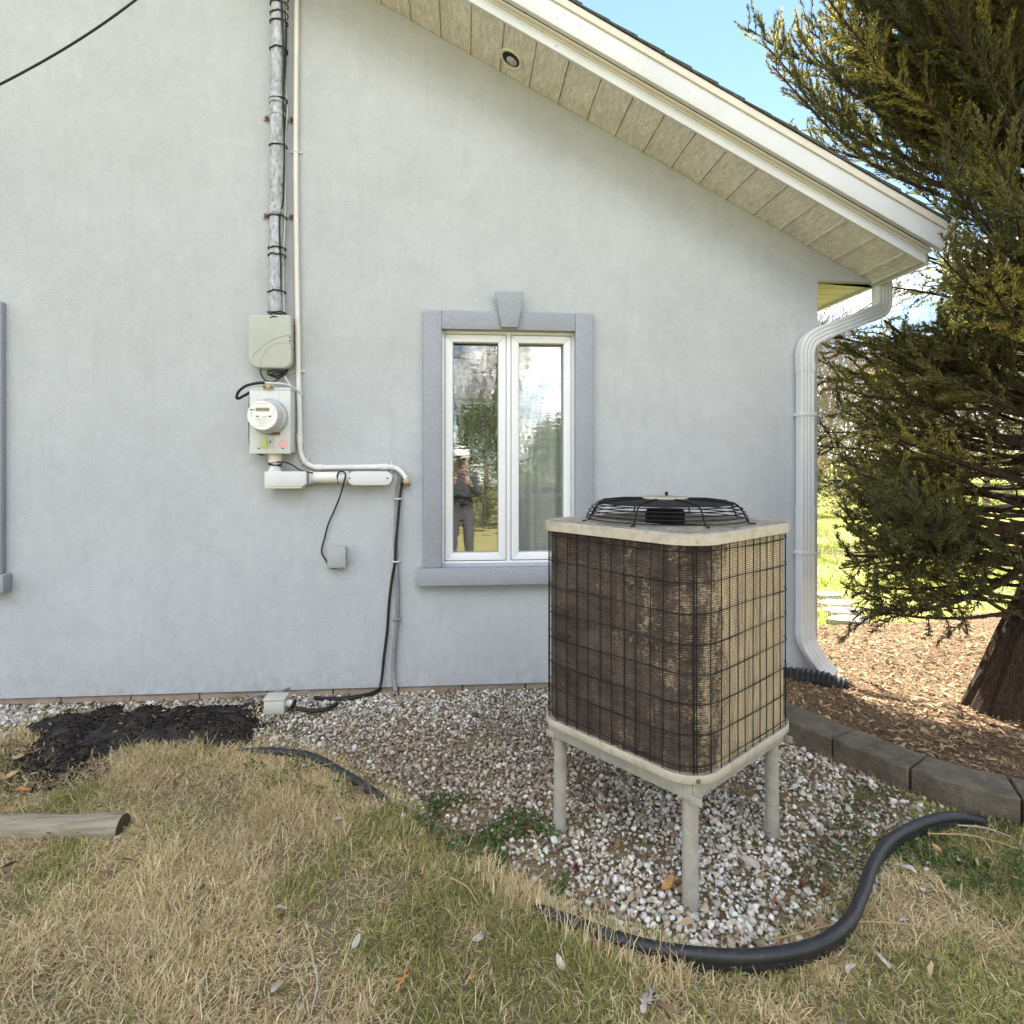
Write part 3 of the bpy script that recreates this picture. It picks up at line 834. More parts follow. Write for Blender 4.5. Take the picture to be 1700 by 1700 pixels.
# thin bead between return and lower board
rake_bar('fascia_bead', -OV - 0.026, -OV - 0.0185, 0.050, 0.0595, -3.7, 2.75, M['cream'], 0)
rake_bar('roof_deck', -OV - 0.058, DEP + 0.3, 0.20, 0.248, -3.69, 2.80, M['dark'], 0)
roof = empty('roof', (RIDGE, 4, zroof(RIDGE)), house)
cstep = 0.155; cx = 2.83; k = 0
while cx > -3.7:
    b = B(); xa = max(cx - 0.32, -3.72); y0 = -OV - 0.103 + rnd.uniform(-.003, .003)
    hb, hm = 0.2485, 0.2485
    b.add([(cx, y0, zs(cx) + hb), (cx, DEP + 0.3, zs(cx) + hb), (xa, DEP + 0.3, zs(xa) + hm), (xa, y0, zs(xa) + hm),
           (cx, y0, zs(cx) + hb + 0.021), (cx, DEP + 0.3, zs(cx) + hb + 0.021), (xa, DEP + 0.3, zs(xa) + hm + 0.003), (xa, y0, zs(xa) + hm + 0.003)],
          [(0, 1, 2, 3), (7, 6, 5, 4), (0, 4, 5, 1), (1, 5, 6, 2), (2, 6, 7, 3), (3, 7, 4, 0)])
    b.build('shingle_course', M['shingle'], roof)
    cx -= cstep
# far slope of the roof
b = B(); b.prism([(RIDGE - 0.01, zs(RIDGE) + 0.15), (2 * RIDGE - 2.85, zs(2.85) + 0.15), (2 * RIDGE - 2.85, zs(2.85) + 0.27), (RIDGE - 0.01, zs(RIDGE) + 0.27)], 'y', -OV - 0.1, DEP + 0.3)
b.build('roof_slope', M['shingle'], roof)
# eave along the side of the house: soffit panels running out to the fascia, then the gutter
es = empty('eave_soffit', (2.55, 4, 2.6), house)
yy = 0.055
while yy < DEP - 0.3:
    b = B(); b.box((XC + 0.002, yy + 0.004, 2.599), (2.752, yy + 0.24, 2.612))
    b.box((XC + 0.002, yy + 0.112, 2.5965), (2.752, yy + 0.120, 2.5988))
    b.build('soffit_panel', M['eave_soffit'], es)
    yy += 0.246
B().box((2.753, -OV + 0.005, 2.578), (2.775, DEP, 2.83)).build('eave_fascia', M['fascia'], house, bevel=0.002)
gut = B()
prof = [(2.777, 2.83), (2.777, 2.70), (2.83, 2.70), (2.868, 2.73), (2.875, 2.79), (2.892, 2.80), (2.892, 2.815), (2.872, 2.815), (2.862, 2.735), (2.826, 2.706), (2.783, 2.706), (2.783, 2.83)]
gut.prism(prof, 'y', -OV - 0.08, DEP)
gut.prism([(2.7775, 2.7005), (2.83, 2.7005), (2.868, 2.73), (2.875, 2.79), (2.875, 2.814), (2.7775, 2.829)], 'y', -OV - 0.083, -OV - 0.0805)
gut.build('gutter', M['aluminium_white'], house, smooth=30)

# recessed light in the soffit
lp = Vector((0.297, -0.168, zs(0.297)))
lt = empty('soffit_light', tuple(lp), house)
def tilted(b):
    Rm = Matrix.Rotation(math.atan(SLOPE), 3, 'Y')
    b.v = [tuple(lp + Rm @ Vector(v)) for v in b.v]; return b
tilted(B().lathe([(0.058, -0.010), (0.072, -0.016), (0.078, -0.011), (0.078, -0.003), (0.056, -0.003)], (0, 0, 0), seg=40)).build('trim_ring', M['cream'], lt, smooth=40)
tilted(B().lathe([(0.056, -0.0125), (0.056, -0.0115)], (0, 0, 0), seg=40)).build('recess', M['dark'], lt)
tilted(B().lathe([(0.0, -0.024), (0.02, -0.022), (0.032, -0.0175), (0.036, -0.013)], (0.008, 0.010, 0), seg=28)).build('bulb', M['galv'], lt, smooth=True)

# ---- windows
def glass_mat():
    m, nt, bs = new_mat('window_glass')
    nt.nodes.remove(bs)
    gl = N(nt, 'ShaderNodeBsdfGlossy'); gl.inputs['Roughness'].default_value = 0.0
    gl.inputs['Color'].default_value = (0.93, 0.97, 0.95, 1)
    tr = N(nt, 'ShaderNodeBsdfTransparent'); tr.inputs['Color'].default_value = (0.88, 0.92, 0.90, 1)
    lw = N(nt, 'ShaderNodeLayerWeight'); lw.inputs['Blend'].default_value = 0.5
    pw = N(nt, 'ShaderNodeMath', operation='POWER'); L(nt, lw.outputs['Facing'], pw.inputs[0]); pw.inputs[1].default_value = 5.0
    fr = N(nt, 'ShaderNodeMath', operation='MULTIPLY_ADD'); L(nt, pw.outputs[0], fr.inputs[0]); fr.inputs[1].default_value = 0.70; fr.inputs[2].default_value = 0.30
    v = coords(nt)
    n1 = noise(nt, coords(nt, (1.5, 1, 9)), 3.0, 3, 0.5, 0.6)
    bp = N(nt, 'ShaderNodeBump'); bp.inputs['Strength'].default_value = 0.035; bp.inputs['Distance'].default_value = 0.01
    L(nt, n1, bp.inputs['Height'])
    L(nt, bp.outputs['Normal'], gl.inputs['Normal'])
    ms = N(nt, 'ShaderNodeMixShader')
    L(nt, fr.outputs[0], ms.inputs[0]); L(nt, tr.outputs[0], ms.inputs[1]); L(nt, gl.outputs[0], ms.inputs[2])
    # thin film of dust on the glass
    df = N(nt, 'ShaderNodeBsdfDiffuse'); df.inputs['Color'].default_value = (0.6, 0.6, 0.56, 1)
    ds = N(nt, 'ShaderNodeMixShader')
    L(nt, ramp(nt, noise(nt, coords(nt, (5, 1, 26)), 3.0, 7, 0.75, 0.7), [(0.48, 0.015), (0.72, 0.13)]), ds.inputs[0])
    L(nt, ms.outputs[0], ds.inputs[1]); L(nt, df.outputs[0], ds.inputs[2])
    L(nt, ds.outputs[0], nt.nodes['Material Output'].inputs['Surface'])
    return m
M['glass'] = glass_mat()
M['curtain'] = attr_mat('sheer_curtain', 0.9, 0.4, 0.1)
def window(w):
    xa, xb, za, zb = w
    r = empty('window', ((xa + xb) / 2, 0, za), house)
    TP = -0.042                                     # surround stands proud of the wall
    W = 0.112
    ca, cb = xa - W + 0.004, xb + W - 0.004
    B().box((ca, TP, za - 0.02), (xa + 0.006, -0.0005, zb + 0.110)).build('surround_jamb', M['trim'], r, bevel=0.006)
    B().box((xb - 0.006, TP, za - 0.02), (cb, -0.0005, zb + 0.110)).build('surround_jamb', M['trim'], r, bevel=0.006)
    B().box((xa + 0.0065, TP, zb - 0.004), (xb - 0.0065, -0.0005, zb + 0.110)).build('surround_header', M['trim'], r, bevel=0.004)
    xm = (xa + xb) / 2
    B().prism([(xm - 0.052, zb + 0.006), (xm + 0.052, zb + 0.006), (xm + 0.09, zb + 0.228), (xm - 0.09, zb + 0.228)], 'y', TP - 0.03, TP + 0.002).build('keystone', M['trim'], r, bevel=0.006)
    B().box((ca - 0.035, TP - 0.035, za - 0.128), (cb + 0.035, -0.0005, za - 0.0205)).build('sill', M['trim'], r, bevel=0.008)
    # vinyl frame and two casement sashes
    Yf = 0.012
    fw = 0.022
    fr = B()
    fr.box((xa + .001, Yf, za - 0.018), (xa + fw, 0.10, zb - 0.001)).box((xb - fw, Yf, za - 0.018), (xb - .001, 0.10, zb - 0.001))
    fr.box((xa + fw + .0005, Yf, zb - fw), (xb - fw - .0005, 0.10, zb - 0.001)).box((xa + fw + .0005, Yf, za - 0.018), (xb - fw - .0005, 0.10, za + fw - 0.012))
    fr.box((xm - 0.014, Yf + 0.004, za + fw - 0.0115), (xm + 0.014, 0.10, zb - fw - .0005))
    fr.build('window_frame', M['vinyl'], r, bevel=0.002)
    for sx0, sx1 in ((xa + fw + 0.004, xm - 0.018), (xm + 0.018, xb - fw - 0.004)):
        z0, z1 = za + fw - 0.006, zb - fw - 0.005
        s = 0.046
        sb = B(); y0, y1 = Yf + 0.002, 0.075
        for poly in ([(sx0, z0), (sx1, z0), (sx1 - s, z0 + s), (sx0 + s, z0 + s)], [(sx0, z1), (sx0 + s, z1 - s), (sx1 - s, z1 - s), (sx1, z1)],
                     [(sx0, z0), (sx0 + s, z0 + s), (sx0 + s, z1 - s), (sx0, z1)], [(sx1, z0), (sx1, z1), (sx1 - s, z1 - s), (sx1 - s, z0 + s)]):
            c = (sum(p[0] for p in poly) / 4, sum(p[1] for p in poly) / 4)
            sb.prism([(p[0] + (c[0] - p[0]) * 0.0012, p[1] + (c[1] - p[1]) * 0.0012) for p in poly], 'y', y0, y1)
        sb.build('sash', M['vinyl'], r, bevel=0.0015)
        gb = B()
        a, b_, c_, d_ = sx0 + s - 0.006, sx1 - s + 0.006, z0 + s - 0.006, z1 - s + 0.006
        m = mesh('glass_pane', [(a, 0.0435, c_), (b_, 0.0435, c_), (b_, 0.0665, d_), (a, 0.0665, d_)], [(0, 1, 2, 3)], M['glass'], r)
        # glazing gasket
        k = 0.005; gk = B()
        a, b_, c_, d_ = sx0 + s, sx1 - s, z0 + s, z1 - s
        gk.box((a, 0.032, c_), (a + k, 0.042, d_)).box((b_ - k, 0.032, c_), (b_, 0.042, d_)).box((a + k, 0.032, c_), (b_ - k, 0.042, c_ + k)).box((a + k, 0.032, d_ - k), (b_ - k, 0.042, d_))
        gk.build('gasket', M['grey_box'], r)
    return r
for w in WIN: window(w)
def curtain(x0, x1, z0, z1, y, label):
    nx, nz = 90, 14
    xs_ = np.linspace(x0, x1, nx); zs_ = np.linspace(z0, z1, nz)
    X, Z = np.meshgrid(xs_, zs_, indexing='ij')
    Y = y + 0.022 * np.sin(X * 62 + 1.5 * np.sin(X * 17) + 0.4 * Z) + 0.012 * np.sin(X * 24 + Z)
    i = np.arange(nx * nz).reshape(nx, nz)
    F = np.stack([i[:-1, :-1], i[1:, :-1], i[1:, 1:], i[:-1, 1:]], -1).reshape(-1, 4)
    o = big_mesh('curtain', np.stack([X, Y, Z], -1).reshape(-1, 3), F, M['curtain'], np.tile([[0.85, 0.85, 0.83]], (nx * nz, 1)), smooth=True)
    return tag(o, label, 'curtain')
curtain(0.31, 0.69, 0.80, 2.3, 0.135, 'white sheer curtain hanging behind the right casement pane')

# ------------------------------------------------------------------ downspout with its elbows
ds = empty('downspout', (2.27, -0.06, 0.0))
tag(ds, 'white ribbed aluminium downspout at the corner of the house', 'downspout')
def rect_tube(path, w, d, name, parent, mat, ribs=4, rings=False):
    """Corrugated rectangular pipe swept along a path lying in planes parallel to the wall."""
    pts = [Vector(p) for p in path]; prof = []
    # face towards -Y carries shallow ribs
    n = ribs * 4
    for i in range(n + 1):
        t = i / n; prof.append((-w / 2 + w * t, -d / 2 - 0.0035 * (0.5 - 0.5 * math.cos(2 * math.pi * ribs * t))))
    prof += [(w / 2 + 0.002, 0), (w / 2, d / 2), (-w / 2, d / 2), (-w / 2 - 0.002, 0)]
    V, F = [], []; m = len(prof)
    for i, p in enumerate(pts):
        t = (pts[min(i + 1, len(pts) - 1)] - pts[max(i - 1, 0)]).normalized()
        yv = Vector((0, 1, 0)); yv = (yv - t * yv.dot(t)).normalized(); xv = yv.cross(t)
        if xv.x < 0 and abs(xv.x) > 0.05: xv = -xv
        sc = 1.0 + (0.035 * (i % 2) if rings else 0)
        V += [p + xv * a * sc + yv * b * sc for a, b in prof]
    for i in range(len(pts) - 1):
        for k in range(m):
            F.append((i * m + k, i * m + (k + 1) % m, (i + 1) * m + (k + 1) % m, (i + 1) * m + k))
    b = B().add(V, F)
    return b.build(name, mat, parent, smooth=45)
xd = 2.224
yd = -0.048
rect_tube([(xd, yd, 0.29), (xd, yd, 1.1)], 0.095, 0.066, 'pipe', ds, M['aluminium_white'])
rect_tube([(xd, yd, 1.10), (xd, yd, 2.02)], 0.092, 0.064, 'pipe', ds, M['aluminium_white'])
rect_tube([(xd, yd, 0.275), (xd, yd, 0.31)], 0.101, 0.071, 'joint_sleeve', ds, M['aluminium_white'])
rect_tube([(xd, yd, 1.075), (xd, yd, 1.11)], 0.099, 0.070, 'joint_sleeve', ds, M['aluminium_white'])
rect_tube([(xd, yd, 1.99), (xd, yd, 2.025)], 0.099, 0.070, 'joint_sleeve', ds, M['aluminium_white'])
up = spline([(xd, yd, 2.02), (xd, yd, 2.12), (xd + 0.03, yd, 2.19), (xd + 0.10, yd, 2.235), (xd + 0.17, yd, 2.262)], 6)
rect_tube(up, 0.096, 0.066, 'elbow', ds, M['aluminium_white'], rings=True)
rect_tube([(xd + 0.165, yd, 2.260), (xd + 0.49, yd + 0.05, 2.385)], 0.092, 0.064, 'pipe', ds, M['aluminium_white'])
rect_tube(spline([(xd + 0.475, yd + 0.048, 2.38), (xd + 0.555, yd + 0.065, 2.415), (xd + 0.583, yd + 0.075, 2.47), (xd + 0.585, yd + 0.08, 2.56), (xd + 0.585, yd + 0.08, 2.70)], 6), 0.096, 0.066, 'elbow', ds, M['aluminium_white'], rings=True)
rect_tube(spline([(xd, yd, 0.29), (xd + 0.01, yd, 0.23), (xd + 0.05, yd - 0.01, 0.155), (xd + 0.105, yd - 0.02, 0.08), (xd + 0.13, yd - 0.06, 0.035), (xd + 0.115, yd - 0.10, -0.005)], 5), 0.096, 0.066, 'elbow', ds, M['aluminium_white'], rings=True)
for z in (0.8, 1.7):
    B().box((xd - 0.056, yd - 0.038, z), (xd + 0.056, -0.001, z + 0.022)).build('strap', M['aluminium_white'], ds, bevel=0.002)
# black corrugated extension under the outlet
dp = onZ(1342, 1160, 0.05)
ext = empty('drain_extension', (dp.x, dp.y, 0.02))
tag(ext, 'black corrugated drain extension under the foot of the downspout', 'drain pipe')
b = B(); path = spline([(2.02, -0.12, 0.030), (2.12, -0.20, 0.045), (2.22, -0.27, 0.045), (2.31, -0.34, 0.025)], 9)
rr = [0.060 + 0.010 * (i % 2) for i in range(len(path))]
b.tube(path, rr, 14); b.build('corrugated_hose', M['black'], ext, smooth=25)
B().box((2.24, -0.43, 0.030), (2.36, -0.32, 0.042)).build('outlet_flap', M['black'], ext, bevel=0.004)
#@@SECTION services
# ------------------------------------------------------------------ electrical service on the wall
def wp(px, py, Y): return onY(px, py, Y)
# service mast
mx0, mx1 = wp(462, 0, -0.06), wp(457.5, 520, -0.06)
mt = Vector((mx0.x + (mx0.x - mx1.x) * 0.25, -0.06, 4.75)); mbm = Vector((mx1.x, -0.06, 2.24))
mast = empty('service_mast', (mbm.x, 0, 2.24))
tag(mast, 'thick galvanised electrical service mast strapped to the wall above the boxes', 'conduit')
mr = 0.041
def mpt(z): 
    t = (z - mbm.z) / (mt.z - mbm.z); return mbm.lerp(mt, t)
B().tube([mpt(2.24), mpt(3.0), mpt(3.8), mpt(4.75)], mr, 24).build('pipe', M['galv'], mast, smooth=40)
for z in (3.50, 2.905):
    p = mpt(z); b = B().tube([p - Vector((0, 0, .013)), p + Vector((0, 0, .013))], mr + 0.004, 24)
    b.box((p.x - 0.098, -0.012, z - 0.012), (p.x + 0.098, -0.001, z + 0.012)).box((p.x - mr - .005, -0.06, z - 0.01), (p.x - mr + .002, -0.001, z + 0.01)).box((p.x + mr - .002, -0.06, z - 0.01), (p.x + mr + .005, -0.001, z + 0.01))
    o = b.build('strap', M['galv'], mast, bevel=0.0015)
    for s in (-1, 1):
        B().lathe([(0.014, -0.012), (0.014, -0.018), (0.008, -0.019), (0.008, -0.03)], (p.x + s * 0.075, 0, z), 'y', 10).build('bolt', M['rust'], o)
B().tube([mpt(3.56) , mpt(3.62)], mr + 0.006, 24).build('coupling', M['galv'], mast, smooth=40)
for z in (4.20, 4.155, 4.10, 4.05, 3.885, 3.585, 3.305, 2.875, 2.685, 2.645, 2.425, 2.30, 2.285, 2.265):
    p = mpt(z); ring = [p + Vector(((mr + 0.004) * math.cos(a) + (0.012 if math.cos(a) > 0.5 else 0), (mr + 0.004) * math.sin(a), 0.010 * math.sin(a * 1.0 + 0.5) * rnd.choice((1, -1)) * 0.4)) for a in np.linspace(0, 2 * math.pi, 20)]
    B().tube(ring, 0.0042, 6, False).build('cable_tie', M['black'], mast, smooth=True)
def cable(name, pts, r, mat, label, cat='cable', seg=8, n=8, group=None):
    pts = spline(pts, n); o = B().tube(pts, r, seg).build(name, mat, None, smooth=True)
    return tag(o, label, cat, group)
mc = lambda px, py, y=-0.05: tuple(wp(px, py, y))
cable('black_cable', [mc(468, -60), mc(470, 0), mc(474, 60), mc(471, 150), mc(472, 200), mc(469, 260), mc(466, 300), mc(463, 380), mc(466, 430), mc(467, 480), mc(468, 535)], 0.0095, M['black'], 'thick black cable tied along the right side of the galvanised mast')
cable('black_cable', [mc(464, -60, -.1), mc(468, 20, -.1), mc(471, 90, -.09), mc(470, 180, -.08), mc(472, 250, -.06), mc(470, 330, -.07), mc(464, 365, -.09), mc(466, 460, -.08), mc(464, 535, -.07)], 0.006, M['black'], 'thin black cable twisting over the thick black one on the mast')
cable('white_cable', [mc(474, -60, -.03), mc(476, 20, -.03), mc(473, 120, -.03), mc(477, 180, -.03), mc(474, 220, -.035), mc(473, 280, -.04), mc(473, 360, -.05), mc(470, 440, -.05), mc(472, 535, -.05)], 0.0045, M['white_cable'], 'thin white cable bowing away from the galvanised mast')

# pale thin conduit with bends
cz = lambda px, py, y=-0.022: tuple(wp(px, py, y))
cpath = [cz(492.5, -60), cz(492.5, 0), cz(491.5, 120), cz(491, 250), cz(492, 400), cz(494, 520), cz(495.5, 620), cz(497.5, 690), cz(498, 735)]
bend1 = [cz(498, 735), cz(499.5, 752), cz(507, 767), cz(521, 775), cz(534, 776)]
hor = [cz(534, 776), cz(640, 774.5)]
bend2 = [cz(640, 774.5), cz(656, 776.5), cz(667, 784, -.03), cz(674, 795, -.04)]
pc = empty('pale_conduit', (cpath[-1][0], 0, cpath[-1][2]))
tag(pc, 'thin pale conduit running down beside the mast and bending towards the window', 'conduit')
cr = 0.0155
B().tube(spline(cpath, 3), cr, 14).build('pipe', M['pvc_light'], pc, smooth=40)
B().tube(spline(bend1, 6), cr, 14).build('elbow', M['pvc_light'], pc, smooth=40)
B().tube(hor, cr, 14).build('pipe', M['pvc_light'], pc, smooth=40)
B().tube(spline(bend2, 6), cr, 14).build('elbow', M['pvc_light'], pc, smooth=40)
for a, b_ in ((cz(497.5, 720), cz(498, 735)), (cz(523, 775.5), cz(536, 776)), (cz(632, 774.7), cz(644, 774.6))):
    B().tube([a, b_], cr + 0.0035, 14).build('coupling', M['pvc_light'], pc, smooth=40)
for px, py, horiz in ((491, 251, 0), (496, 616, 0), (506, 766, 2), (650, 775, 1)):
    p = Vector(cz(px, py)); b = B()
    dirv = Vector((1, 0, 0)) if horiz == 0 else Vector((0, 0, 1)) if horiz == 1 else Vector((.7, 0, .7))
    ax = Vector((0, 0, 1)) if horiz == 0 else Vector((1, 0, 0)) if horiz == 1 else Vector((.7, 0, -.7))
    b.tube([p - ax * .006, p + ax * .006], cr + 0.003, 14)
    b.tube([p + Vector((0, .016, 0)) - dirv * 0.034, p + Vector((0, .016, 0)) + dirv * 0.034], 0.006, 6)
    b.build('strap', M['pvc_light'], pc)
B().lathe([(0.012, -0.02), (0.02, -0.016), (0.02, 0.016), (0.013, 0.02)], tuple(wp(675, 799, -.04)), 'y', 14).build('end_fitting', M['brass'], pc, smooth=40)
B().tube([wp(668, 800, -.035), wp(681, 806, -.045)], 0.008, 8).build('ground_clamp', M['rust'], pc)

# telecom enclosure (rounded pale green-grey box)
def rounded_poly(x0, x1, z0, z1, rs, n=6):
    out = []
    for (cx_, cz_, a0, r) in ((x1 - rs[0], z1 - rs[0], 0, rs[0]), (x0 + rs[1], z1 - rs[1], 90, rs[1]), (x0 + rs[2], z0 + rs[2], 180, rs[2]), (x1 - rs[3], z0 + rs[3], 270, rs[3])):
        for k in range(n + 1):
            a = R(a0 + 90 * k / n); out.append((cx_ + r * math.cos(a), cz_ + r * math.sin(a)))
    return out
a, c = wp(412, 521, -0.10), wp(484, 612, -0.10)
tb = empty('telecom_enclosure', ((a.x + c.x) / 2, 0, c.z))
tag(tb, 'rounded green-grey plastic telecom enclosure above the electric meter', 'utility box')
B().prism(rounded_poly(a.x + .006, c.x - .006, c.z + .004, a.z - .004, (.02, .02, .05, .05)), 'y', -0.055, -0.001).build('back_box', M['telecom'], tb, bevel=0.004)
B().prism(rounded_poly(a.x, c.x, c.z, a.z, (.022, .014, .06, .05), 8), 'y', -0.104, -0.056).build('cover', M['telecom'], tb, bevel=0.012, segs=4)
def arc_ridge(pts, r): return B().tube(spline([tuple(wp(*p, -0.1045)) for p in pts], 8), r, 6)
arc_ridge([(431, 608), (436, 590), (446, 576), (463, 569), (484 - 1, 570)], 0.0022).build('raised_line', M['telecom'], tb, smooth=True)
arc_ridge([(418, 592), (432, 578), (448, 566), (466, 559), (483, 555)], 0.0022).build('raised_line', M['telecom'], tb, smooth=True)
for px, py in ((481, 559.5), (481, 566)):
    B().lathe([(0.004, -0.1065), (0.004, -0.10)], (wp(px, py, -.105).x, 0, wp(px, py, -.105).z), 'y', 10).build('lock', M['dark'], tb)
for i in range(5):
    p = wp(486.2, 541 + i * 13, -0.05); B().box((p.x - .004, -0.052, p.z - .006), (p.x + .002, -0.04, p.z + .006)).build('latch_tooth', M['dark'], tb)

# meter socket box and meter
a, c = wp(415, 644, -0.14), wp(481.5, 752, -0.14)
ms = empty('electric_meter', ((a.x + c.x) / 2, 0, c.z))
tag(ms, 'pale grey electric meter box with a round glass meter below the telecom enclosure', 'electric meter')
B().box((a.x, -0.132, c.z + .004), (c.x, -0.001, a.z - .004)).build('box', M['meter_box'], ms, bevel=0.003)
B().box((a.x - .003, -0.142, c.z - .004), (c.x + .003, -0.1325, a.z - .012)).build('front_cover', M['meter_box'], ms, bevel=0.003)
B().box((a.x - .004, -0.142, a.z - .0115), (c.x + .004, -0.10, a.z + .004)).build('top_flange', M['meter_box'], ms, bevel=0.002)
mcn = wp(447, 692, -0.15)
def disc(prof, mat, name, par, c_=mcn, seg=48, sm=35): return B().lathe(prof, (c_.x, 0, c_.z), 'y', seg).build(name, mat, par, smooth=sm)
meter = disc([(0.103, -0.142), (0.107, -0.146), (0.107, -0.157), (0.102, -0.16), (0.09, -0.16)], M['galv'], 'ring', ms)
disc([(0.098, -0.158), (0.098, -0.166), (0.089, -0.175), (0.088, -0.262), (0.084, -0.272), (0.05, -0.272)], M['meter_glass'], 'meter', ms)
fc = Vector((mcn.x, 0, mcn.z))
face = disc([(0.083, -0.2712), (0.083, -0.2745), (0.0, -0.2745)], M['meter_face'], 'meter_face', ms, fc)
FY = -0.2747
def mark(x0, z0, x1, z1, mat=None, name='print'):
    B().box((fc.x + x0, FY - .0006, fc.z + z0), (fc.x + x1, FY + .0002, fc.z + z1)).build(name, mat or M['ink'], face)
mark(-0.036, 0.022, 0.040, 0.042, M['lcd'], 'display')
mark(-0.068, 0.026, -0.056, 0.034); mark(-0.054, 0.026, -0.044, 0.034)
mark(-0.035, -0.011, -0.018, -0.004); mark(0.034, -0.011, 0.05, -0.003); mark(0.0, -0.012, 0.026, -0.009)
for z, x0, x1 in ((-0.022, -0.045, 0.022), (-0.03, -0.035, 0.05), (-0.04, -0.022, 0.02), (-0.046, -0.018, 0.026), (-0.058, -0.02, 0.018), (0.064, -0.03, 0.032)):
    x = x0
    while x < x1:
        w_ = rnd.uniform(0.003, 0.009); mark(x, z, min(x + w_, x1), z + 0.0016); x += w_ + 0.003
for z in (0.012, 0.004, -0.008): mark(-0.062, z, -0.058, z + 0.005)
mark(0.060, 0.016, 0.064, 0.02)
p = wp(453, 719, -0.15)
B().box((p.x - .035, -0.16, p.z - .01), (p.x + .04, -0.1425, p.z + .008)).build('ring_clasp', M['rust'], ms, bevel=.003)
B().tube([(p.x - .01, -.163, p.z + .02), (p.x - .012, -.168, p.z - .02)], 0.004, 6).build('seal_wire', M['galv'], ms)
p = wp(438.5, 733, -0.165)
B().prism([(p.x - .016, p.z - .03), (p.x + .014, p.z - .034), (p.x + .016, p.z + .018), (p.x - .004, p.z + .026)], 'y', -.172, -.162).build('seal_tag', M['tag'], ms, bevel=.002)
p = wp(470, 737, -0.143); disc([(0.0265, -0.1432), (0.0265, -0.1426)], M['sticker'], 'sticker', ms, p, 24)
for px, py in ((449, 733.5), (429.5, 744.5), (469.5, 744.5)):
    p = wp(px, py, -.143); disc([(0.0045, -0.145), (0.0045, -0.142)], M['dark'], 'screw', ms, p, 8)
p = wp(446, 642, -0.14)
cl = B().box((p.x - .03, -0.156, p.z - .014), (p.x + .03, -0.1425, p.z + .01)); cl.build('ground_clamp', M['brass'], ms, bevel=.003)
for s in (-.02, .02): B().lathe([(0.008, -.1565), (0.007, -.164)], (p.x + s, 0, p.z - .002), 'y', 8).build('clamp_screw', M['rust'], ms)

# wires between the boxes
w1 = lambda *ps: [tuple(wp(a_, b_, y_)) for a_, b_, y_ in ps]
cable('ground_wire', w1((416, 651, -.10), (405, 657, -.10), (396, 661.5, -.11), (393, 659, -.12), (397, 649, -.13), (410, 640, -.15), (428, 636, -.155), (440, 635.5, -.155)), 0.0085, M['black'], 'looped black ground wire left of the meter box')
cable('white_wire', w1((440, 635.5, -.155), (455, 636, -.155), (474, 638, -.13), (488, 644, -.08), (502, 655, -.02)), 0.006, M['white_cable'], 'white wire running from the meter box top to the pale conduit')
cable('white_wire', w1((471, 622, -.06), (478, 634, -.06), (488, 645, -.05), (501, 653, -.015)), 0.005, M['white_cable'], 'white wire dropping from the telecom enclosure across the pale conduit')
cable('black_wire', w1((433, 611, -.06), (433, 620, -.07), (440, 631, -.08), (452, 634, -.08), (464, 628, -.07), (469, 616, -.06)), 0.0045, M['black'], 'thin black wire hanging in a loop below the telecom enclosure')
for i, pp in enumerate((((445, 618, -.05), (452, 615, -.08), (466, 616, -.09), (470, 620, -.06), (458, 624, -.08), (446, 621, -.06)), ((448, 623, -.07), (456, 619, -.09), (470, 618, -.08), (474, 613, -.05)), ((444, 621, -.05), (460, 627, -.08), (472, 622, -.07), (478, 613, -.05)))):
    cable('black_wire', w1(*pp), 0.0055, M['black'], ('tangled black wire bundle coil, upper strand under the telecom enclosure', 'short black wire strand rising into the telecom enclosure', 'lowest black wire strand of the tangle under the telecom enclosure')[i])
cable('black_wire', w1((415, 650, -.06), (413.5, 690, -.03), (415, 742, -.03), (424, 752, -.04), (437, 756, -.05)), 0.004, M['black'], 'thin black wire following the left edge of the meter box')

# lower fittings: cream coupling, grey conduit body, horizontal run with oval cover
lf = empty('conduit_run', tuple(wp(457, 800, 0)))
tag(lf, 'grey plastic conduit run with a long oval cover below the meter', 'conduit')
px0 = wp(457, 760, -0.075)
yv = -0.075
B().tube([(px0.x, yv, wp(457, 768, yv).z), (px0.x, yv, wp(457, 749, yv).z)], 0.040, 24).build('coupling', M['cream_pvc'], lf, smooth=40)
B().tube([(px0.x, yv, wp(457, 790, yv).z), (px0.x, yv, wp(457, 768.2, yv).z)], 0.033, 24).build('pipe', M['pvc'], lf, smooth=40)
B().lathe([(0.036, 0), (0.040, .004), (0.040, .02), (0.036, .024)], (px0.x, yv, wp(457, 785, yv).z), 'z', 24).build('collar', M['pvc'], lf, smooth=40)
a, c = wp(438.5, 782.5, -0.12), wp(507, 808.5, -0.12)
poly = [(a.x, c.z), (c.x - .02, c.z), (c.x + .005, c.z + .02), (c.x + .005, a.z), (a.x, a.z)]
B().prism(poly, 'y', -0.12, -0.02).build('conduit_body', M['pvc'], lf, bevel=.006)
B().box((a.x + .002, -.118, c.z - .0085), (c.x - .022, -.022, c.z - .0005)).build('cover_plate', M['cream_pvc'], lf, bevel=.002)
zc = wp(520, 792.5, -0.06).z
xs0 = c.x + .004
x_ = lambda px: wp(px, 792, -0.06).x
b = B(); b.tube([(xs0, -.07, zc), (x_(516), -.065, zc)], [0.046, 0.036], 20); b.build('reducer', M['pvc'], lf, smooth=40)
B().tube([(x_(516), -.062, zc), (x_(519), -.062, zc)], 0.040, 24).build('collar', M['pvc'], lf, smooth=40)
B().tube([(x_(518), -.06, zc), (x_(580), -.06, zc)], 0.034, 24).build('pipe', M['pvc_light'], lf, smooth=40)
